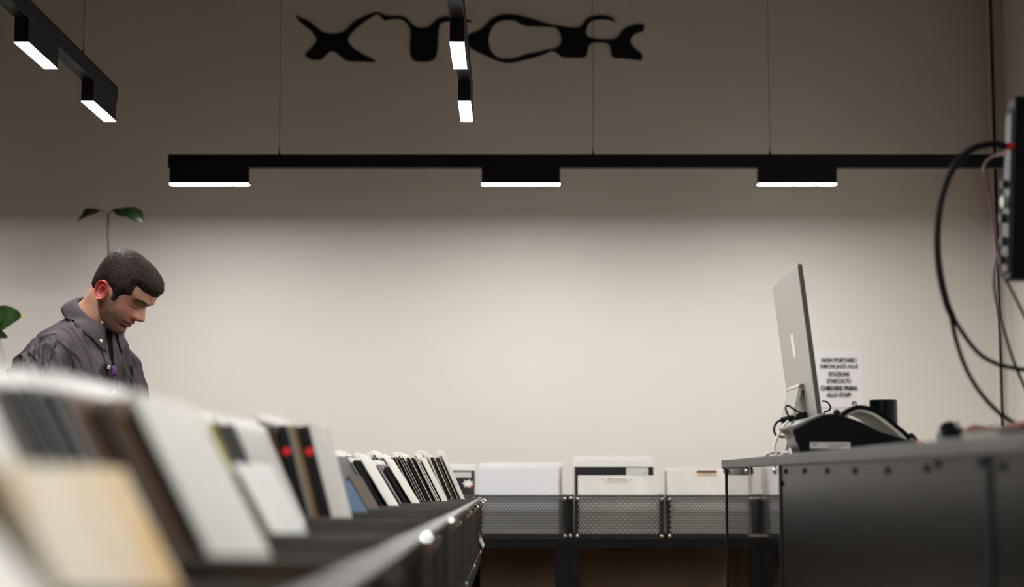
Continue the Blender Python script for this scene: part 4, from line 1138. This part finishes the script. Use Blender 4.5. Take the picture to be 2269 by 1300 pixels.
bme = bpy.data.meshes.new('body'); bme.from_pydata(hb.v, [], hb.f)
for p in bme.polygons: p.use_smooth = True
ca = bme.color_attributes.new('Col', 'FLOAT_COLOR', 'POINT')
for i, c_ in enumerate(cols): ca.data[i].color = (c_[0], c_[1], c_[2], 1)
bme.materials.append(M_skin)
obj('body', bme, None, man)

# --- hair: shell plus short strands
M_hair = mat('dark_brown_hair', (0.017, 0.0105, 0.0075), 0.7, var=0.5, scale=160, spec=0.12)
hm = MB(); rng = random.Random(3)
HN = [[None] * NA for _ in range(NZ + 1)]
for i in range(NZ + 1):
    for k in range(NA):
        p = grid_l[i][k]
        c_ = Vector((-.005, 0, .02)); nrm = (p - c_).normalized()
        nrm = Vector((nrm.x, nrm.y * 1.1, nrm.z)).normalized()
        HN[i][k] = nrm
idx = {}
def hv(i, k):
    if (i, k) in idx: return idx[(i, k)]
    p = grid_l[i][k]; mk = hair_mask(p)
    th = 0.0090 * sstep(-.002, .020, mk) + 0.0015 * sstep(.05, .12, p.z)
    th += 0.0014 * noise.noise(p * 210) * sstep(0, .01, mk) + .0012 * noise.noise(p * 90)
    idx[(i, k)] = len(hm.v); hm.v.append(tuple(HF @ (p + HN[i][k] * max(th, -.0005)))); return idx[(i, k)]
for i in range(NZ):
    for k in range(NA):
        k2 = (k + 1) % NA
        jit = 0.0045 * noise.noise(grid_l[i][k] * 300)
        if hair_mask(grid_l[i][k]) + jit > -.001:
            hm.f.append((hv(i, k), hv(i, k2), hv(i + 1, k2), hv(i + 1, k)))
hm.f.append(tuple(hv(NZ, k) for k in range(NA)))
strand_mats = []
for _ in range(22000):
    i = rng.randrange(5, NZ); k = rng.randrange(NA)
    p = grid_l[i][k]; mk = hair_mask(p)
    if mk < -.003 or (rng.random() > .35 and p.z > .11): continue
    nrm = HN[i][k]; th = 0.0105 * sstep(-.002, .022, mk) + 0.003 * sstep(.05, .12, p.z)
    root = p + nrm * th * .6
    dr = (nrm * .45 + Vector((rng.uniform(-.1, .9), rng.uniform(-.35, .35), rng.uniform(-.8, .1)))).normalized()
    ln = rng.uniform(.002, .0048) * (0.5 + .5 * sstep(-.003, .02, mk))
    sd = dr.orthogonal().normalized() * .00045
    b0 = len(hm.v)
    hm.v += [tuple(HF @ (root - sd)), tuple(HF @ (root + sd)), tuple(HF @ (root + dr * (ln + th * .4)))]
    hm.f.append((b0, b0 + 1, b0 + 2)); strand_mats.append((len(hm.f) - 1, 1 if (p.z > .03 and rng.random() < .30) else 0))
hme = bpy.data.meshes.new('hair'); hme.from_pydata(hm.v, [], hm.f)
for p in hme.polygons: p.use_smooth = True
ho = obj('hair', hme, M_hair, man); hme.materials.append(mat('top_lit_hair', (0.075, 0.048, 0.034), 0.6, spec=0.2))  # paler strands paint in the light hitting the top of the head
for fi, mi_ in strand_mats: hme.polygons[fi].material_index = mi_

# --- shirt
def cloth_mat(name, col, col2):
    m = mat(name, col, 0.85, col2=col2, scale=9, bump=0.25, bscale=900, spec=0.15); return m
M_shirt = cloth_mat('charcoal_purple_cotton', (0.070, 0.058, 0.063), (0.046, 0.038, 0.043))
M_seam = mat('shirt_seam', (0.050, 0.042, 0.046), 0.9)
RT = [(.80, -1.30, .118, .178), (.92, -1.30, .118, .176), (1.05, -1.30, .115, .174), (1.18, -1.295, .115, .176), (1.28, -1.29, .114, .182), (1.33, -1.284, .108, .180), (1.37, -1.278, .098, .165),
      (1.40, -1.273, .088, .135), (1.425, -1.268, .074, .092), (1.44, -1.266, .060, .066)]
tb = MB(); rows = []
for i in range(46):
    z = .80 + (1.44 - .80) * i / 45
    xc, hd_, hw_ = lerp_tab(RT, z)
    row = []
    for k in range(48):
        a = 2 * math.pi * k / 48
        ca, sa = math.cos(a), math.sin(a)
        q = Vector((xc, MDp, z)) + fdir * (hd_ * math.copysign(abs(ca) ** .85, ca)) + rdir * (hw_ * math.copysign(abs(sa) ** .9, sa))
        # shoulders slope: sides sit lower than the neck
        row.append(mi @ q)
    rows.append(row)
tb.grid(rows, closed=True); tb.f.append(tuple(range(48))[::-1]); tb.f.append(tuple(45 * 48 + k for k in range(48)))
def sleeve(pts):
    c_ = spline([mi @ Vector(p[:3]) for p in pts], 6); rr = []
    for i in range(len(pts) - 1):
        for k in range(6): rr.append(pts[i][3] + (pts[i + 1][3] - pts[i][3]) * k / 6)
    rr.append(pts[-1][3]); tb.tube(c_, rr, 24)
sleeve([(-1.295, 5.14, 1.345, .062), (-1.325, 5.06, 1.325, .069), (-1.350, 5.02, 1.27, .073), (-1.372, 4.99, 1.19, .070), (-1.368, 4.98, 1.105, .062), (-1.26, 4.99, 1.065, .054), (-1.14, 5.015, 1.035, .044)])
sleeve([(-1.25, 5.27, 1.345, .060), (-1.215, 5.345, 1.325, .066), (-1.20, 5.38, 1.27, .068), (-1.18, 5.41, 1.19, .065), (-1.16, 5.43, 1.105, .060), (-1.05, 5.38, 1.065, .052), (-.94, 5.335, 1.035, .044)])
shm = remeshed(tb, 0.004, 22, 0.5)
bm = bmesh.new(); bm.from_mesh(shm); bm.normal_update()
axR = Vector((-.06, -.03, -.25)).normalized()
for v in bm.verts:
    p = v.co; W_l = p + Vector(man.location)
    z = W_l.z
    lat = (p).dot(rdir)                    # towards the camera side
    arm = sstep(.135, .185, lat)
    # long vertical drape folds + shorter crumples
    s_ = noise.noise(Vector((p.x * 16 + p.z * 5, p.y * 9, p.z * 3.2)))
    s2 = noise.noise(Vector((p.x * 34 + p.z * 14, p.y * 22 + 3, p.z * 6.5 + 7)))
    s3 = noise.noise(p * 26 + Vector((9, 2, 5)))
    ridge = (1 - abs(s_) * 2.2)
    amp = .0125 * sstep(1.43, 1.36, z)
    ridge = max(0, ridge) ** 2.2 * 1.3; rid2 = max(0, 1 - abs(s2) * 3.2) ** 1.6
    v.co = p + v.normal * (amp * (ridge * .9 + rid2 * .55 * (.4 + arm) + .3 * s3 - .5))
# pulled creases on the near sleeve and chest
CRE = [((128, 748), (188, 835), 3.2, .007), ((118, 752), (100, 845), 3.5, .008), ((141, 748), (168, 850), 3.0, .006), ((72, 765), (52, 840), 3.5, .008), ((158, 705), (210, 830), 3.2, .006),
       ((96, 762), (76, 845), 3.0, .007), ((175, 728), (222, 850), 3.2, .005), ((262, 760), (292, 850), 3.0, .005), ((140, 722), (172, 760), 2.5, .005), ((84, 752), (60, 800), 2.5, .005), ((285, 790), (300, 860), 3.0, .005)]
bm.normal_update()
cpt, spt = math.cos(PITCH), math.sin(PITCH)
for v in bm.verts:
    Wp = v.co + Vector(man.location) - Vector(cam.location)
    if v.normal.y > 0.25: continue
    dep = Wp.y * cpt + Wp.z * spt; ux = 1134.5 + FPX * Wp.x / dep; uy = 650 - FPX * (Wp.z * cpt - Wp.y * spt) / dep
    h_ = 0.0
    for (ax, ay_), (bx_, by_), sg2, am in CRE:
        dx, dy_ = bx_ - ax, by_ - ay_; L2 = dx * dx + dy_ * dy_
        t_ = ((ux - ax) * dx + (uy - ay_) * dy_) / L2
        if t_ < -.1 or t_ > 1.1: continue
        wob = 3.0 * math.sin(t_ * 6 + ax)
        dd = ((ux - ax) * dy_ - (uy - ay_) * dx) / math.sqrt(L2) + wob
        env = sstep(-.1, .15, t_) * sstep(1.1, .7, t_)
        h_ += am * env * (math.exp(-(dd / sg2) ** 2) - .8 * math.exp(-((dd - 2.2 * sg2) / (1.3 * sg2)) ** 2))
    v.co += v.normal * h_
bm.to_mesh(shm); bm.free()
for p in shm.polygons: p.use_smooth = True
shm.materials.clear(); shm.materials.append(M_shirt)
shirt = obj('shirt', shm, None, man)
bv = BVHTree.FromPolygons([v.co.copy() for v in shm.vertices], [tuple(p.vertices) for p in shm.polygons])
eye = mi @ Vector(cam.location)
def on_shirt(x, y, lift=.0025):
    d_ = ((mi @ P(x, y, 5.0)) - eye).normalized()
    loc, nr, ix, ds = bv.ray_cast(eye, d_)
    if loc is None:
        loc, nr, ix, ds = bv.find_nearest(mi @ P(x, y, 5.15))
    return loc + nr * lift, nr
def strip(left, right, m, nm, lift, n=26, nu=5):
    a = spline([(x, y, 0) for x, y in left], n // (len(left) - 1) + 1); b = spline([(x, y, 0) for x, y in right], n // (len(right) - 1) + 1)
    k_ = min(len(a), len(b)); rows = []
    for i in range(k_):
        A, B = a[i * (len(a) - 1) // (k_ - 1)], b[i * (len(b) - 1) // (k_ - 1)]
        rows.append([on_shirt(A.x + (B.x - A.x) * u / (nu - 1), A.y + (B.y - A.y) * u / (nu - 1), lift)[0] for u in range(nu)])
    o_ = obj(nm, MB().grid(rows), m, man, smooth=True)
    return o_
M_tee = mat('black_tee', (0.006, 0.005, 0.007), .95, spec=0.05)
M_purple = mat('purple_print', (0.11, 0.03, 0.16), .8)
tee = strip([(226, 726), (234, 760), (242, 805), (252, 850), (262, 890)], [(247, 728), (249, 760), (252, 800), (258, 840), (268, 890)], M_tee, 'undershirt', .002)
strip([(213, 722), (221, 760), (234, 810), (246, 855), (256, 890)], [(227, 724), (235, 760), (244, 805), (254, 850), (264, 890)], M_shirt, 'placket', .0045)
pm = obj('print', MB().grid([[on_shirt(x, y, .0035)[0] for x in (246, 250, 254)] for y in (811, 816, 822, 828)]), M_purple, tee)
pm = obj('print', MB().grid([[on_shirt(x, y, .0035)[0] for x in (250, 254, 257)] for y in (832, 838, 844)]), M_purple, tee)
M_button = mat('cream_button', (0.60, 0.57, 0.47), .35)
for (x, y) in ((220, 755), (239, 811), (250, 868)):
    q, nr = on_shirt(x, y, .0055)
    obj('button', MB().lathe([(0.0001, 0), (.0055, 0), (.006, .0012), (.005, .0024), (.0001, .0018)], 16, Matrix.Translation(q) @ nr.to_track_quat('Z', 'Y').to_matrix().to_4x4()), M_button, man)
def seam_line(pts, r_=.0009, nm='seam'):
    obj(nm, MB().tube([on_shirt(p.x, p.y, .0012)[0] for p in spline([(x, y, 0) for x, y in pts], 8)], r_, 5), M_seam, man, smooth=True)
seam_line([(160, 690), (140, 715), (127, 738), (124, 765), (130, 800), (140, 850)])
seam_line([(127, 738), (110, 741), (95, 748), (78, 766)])
seam_line([(268, 752), (273, 790), (276, 830), (284, 870)])
# collar
bk = Vector((-1.278, MDp, 1.506)); ft_ = Vector((-1.178, MDp, 1.412))
bk = bk + rdir * 0.0; cen = (bk + ft_) / 2; tdir = (ft_ - bk); half = tdir.length / 2; tdir = (fdir * tdir.x / math.cos(math.radians(25)) * .97 + Vector((0, 0, tdir.z))).normalized()
ndir = (tdir.cross(rdir)).normalized()
if ndir.z < 0: ndir = -ndir
rows = []
NP = 44
for j in range(9):
    row = []
    for i in range(NP + 1):
        a = math.radians(20 + 320 * i / NP)        # 0 = front
        da = min(abs(a - math.radians(20)), abs(a - math.radians(340)))
        tipw = math.exp(-(da / math.radians(26)) ** 2)
        hgt = .046 + .032 * tipw
        rad_f, rad_r = half * 1.0, .071
        if j == 0:   out, dn = -.004, .030
        elif j == 1: out, dn = -.002, .012
        elif j == 2: out, dn = .001, .001
        else:
            t_ = (j - 3) / 5
            out, dn = .005 + .020 * t_ + .005 * math.sin(3 * t_), -.001 + hgt * t_
        out *= 1
        q = cen + tdir * (math.cos(a) * (rad_f + out)) + rdir * (math.sin(a) * (rad_r + out)) - ndir * dn
        if j > 3: q = q + tdir * (.010 * tipw * (j - 3) / 5)
        q = q + ndir * .002 * noise.noise(q * 30)
        ql_ = mi @ q
        if j >= 4:
            loc, nr, ix, ds = bv.find_nearest(ql_)
            need = .003 + .003 * (j - 3) / 5
            if (ql_ - loc).dot(nr) < need and ds < .08: ql_ = loc + nr * need
        row.append(ql_)
    rows.append(row)
co = obj('collar', MB().grid(rows), M_shirt, man, smooth=True)
sd = co.modifiers.new('solid', 'SOLIDIFY'); sd.thickness = 0.0028; sd.offset = 1
q, nr = on_shirt(221, 719, .012)
obj('button', MB().lathe([(0.0001, 0), (.005, 0), (.0055, .0012), (.0045, .0022), (.0001, .0016)], 16, Matrix.Translation(q) @ nr.to_track_quat('Z', 'Y').to_matrix().to_4x4()), M_button, man)
# trousers and shoes
tch = [[(pel + Vector((0, 0, .03)), (.18, .125)), (pel + Vector((0, 0, -.04)), (.18, .13))]]
for sg_ in (-1, 1):
    hip = pel + rdir * .092 * sg_ + Vector((0, 0, -.10)); kn = Bp(-1.28, 5.2, .50) + rdir * .10 * sg_ + fdir * .03; an = Bp(-1.30, 5.2, .06) + rdir * .105 * sg_
    tch.append([(pel + Vector((0, 0, -.04)), (.18, .13)), (hip, .105), (kn, .083), ((kn + an) / 2, .078), (an, .072)])
tr = skin_mesh(tch, 2); tr.materials.append(mat('dark_denim', (0.02, 0.022, 0.03), .9, var=.3, scale=30))
obj('trousers', tr, None, man)
for sg_ in (-1, 1):
    an = Bp(-1.30, 5.2, 0.0) + rdir * .105 * sg_
    rows = []
    for i in range(13):
        t_ = i / 12; y_ = -.09 + .29 * t_
        w_ = .046 * max(0, 1 - abs(2 * t_ - 1.02) ** 4) ** .5 + .004; h_ = .095 - .055 * sstep(.35, .8, t_)
        if t_ > .9: h_ *= .85
        rows.append([an + fdir * y_ + rdir * (w_ * math.copysign(abs(math.cos(a)) ** .6, math.cos(a))) + Vector((0, 0, .001 + h_ * .5 + h_ * .5 * math.copysign(abs(math.sin(a)) ** .6, math.sin(a)))) for a in [2 * math.pi * k / 16 for k in range(16)]])
    mbs = MB().grid(rows, closed=True); mbs.f.append(tuple(range(16))); mbs.f.append(tuple(12 * 16 + k for k in range(16)))
    obj('shoe', mbs, M_plastic, man, smooth=True)
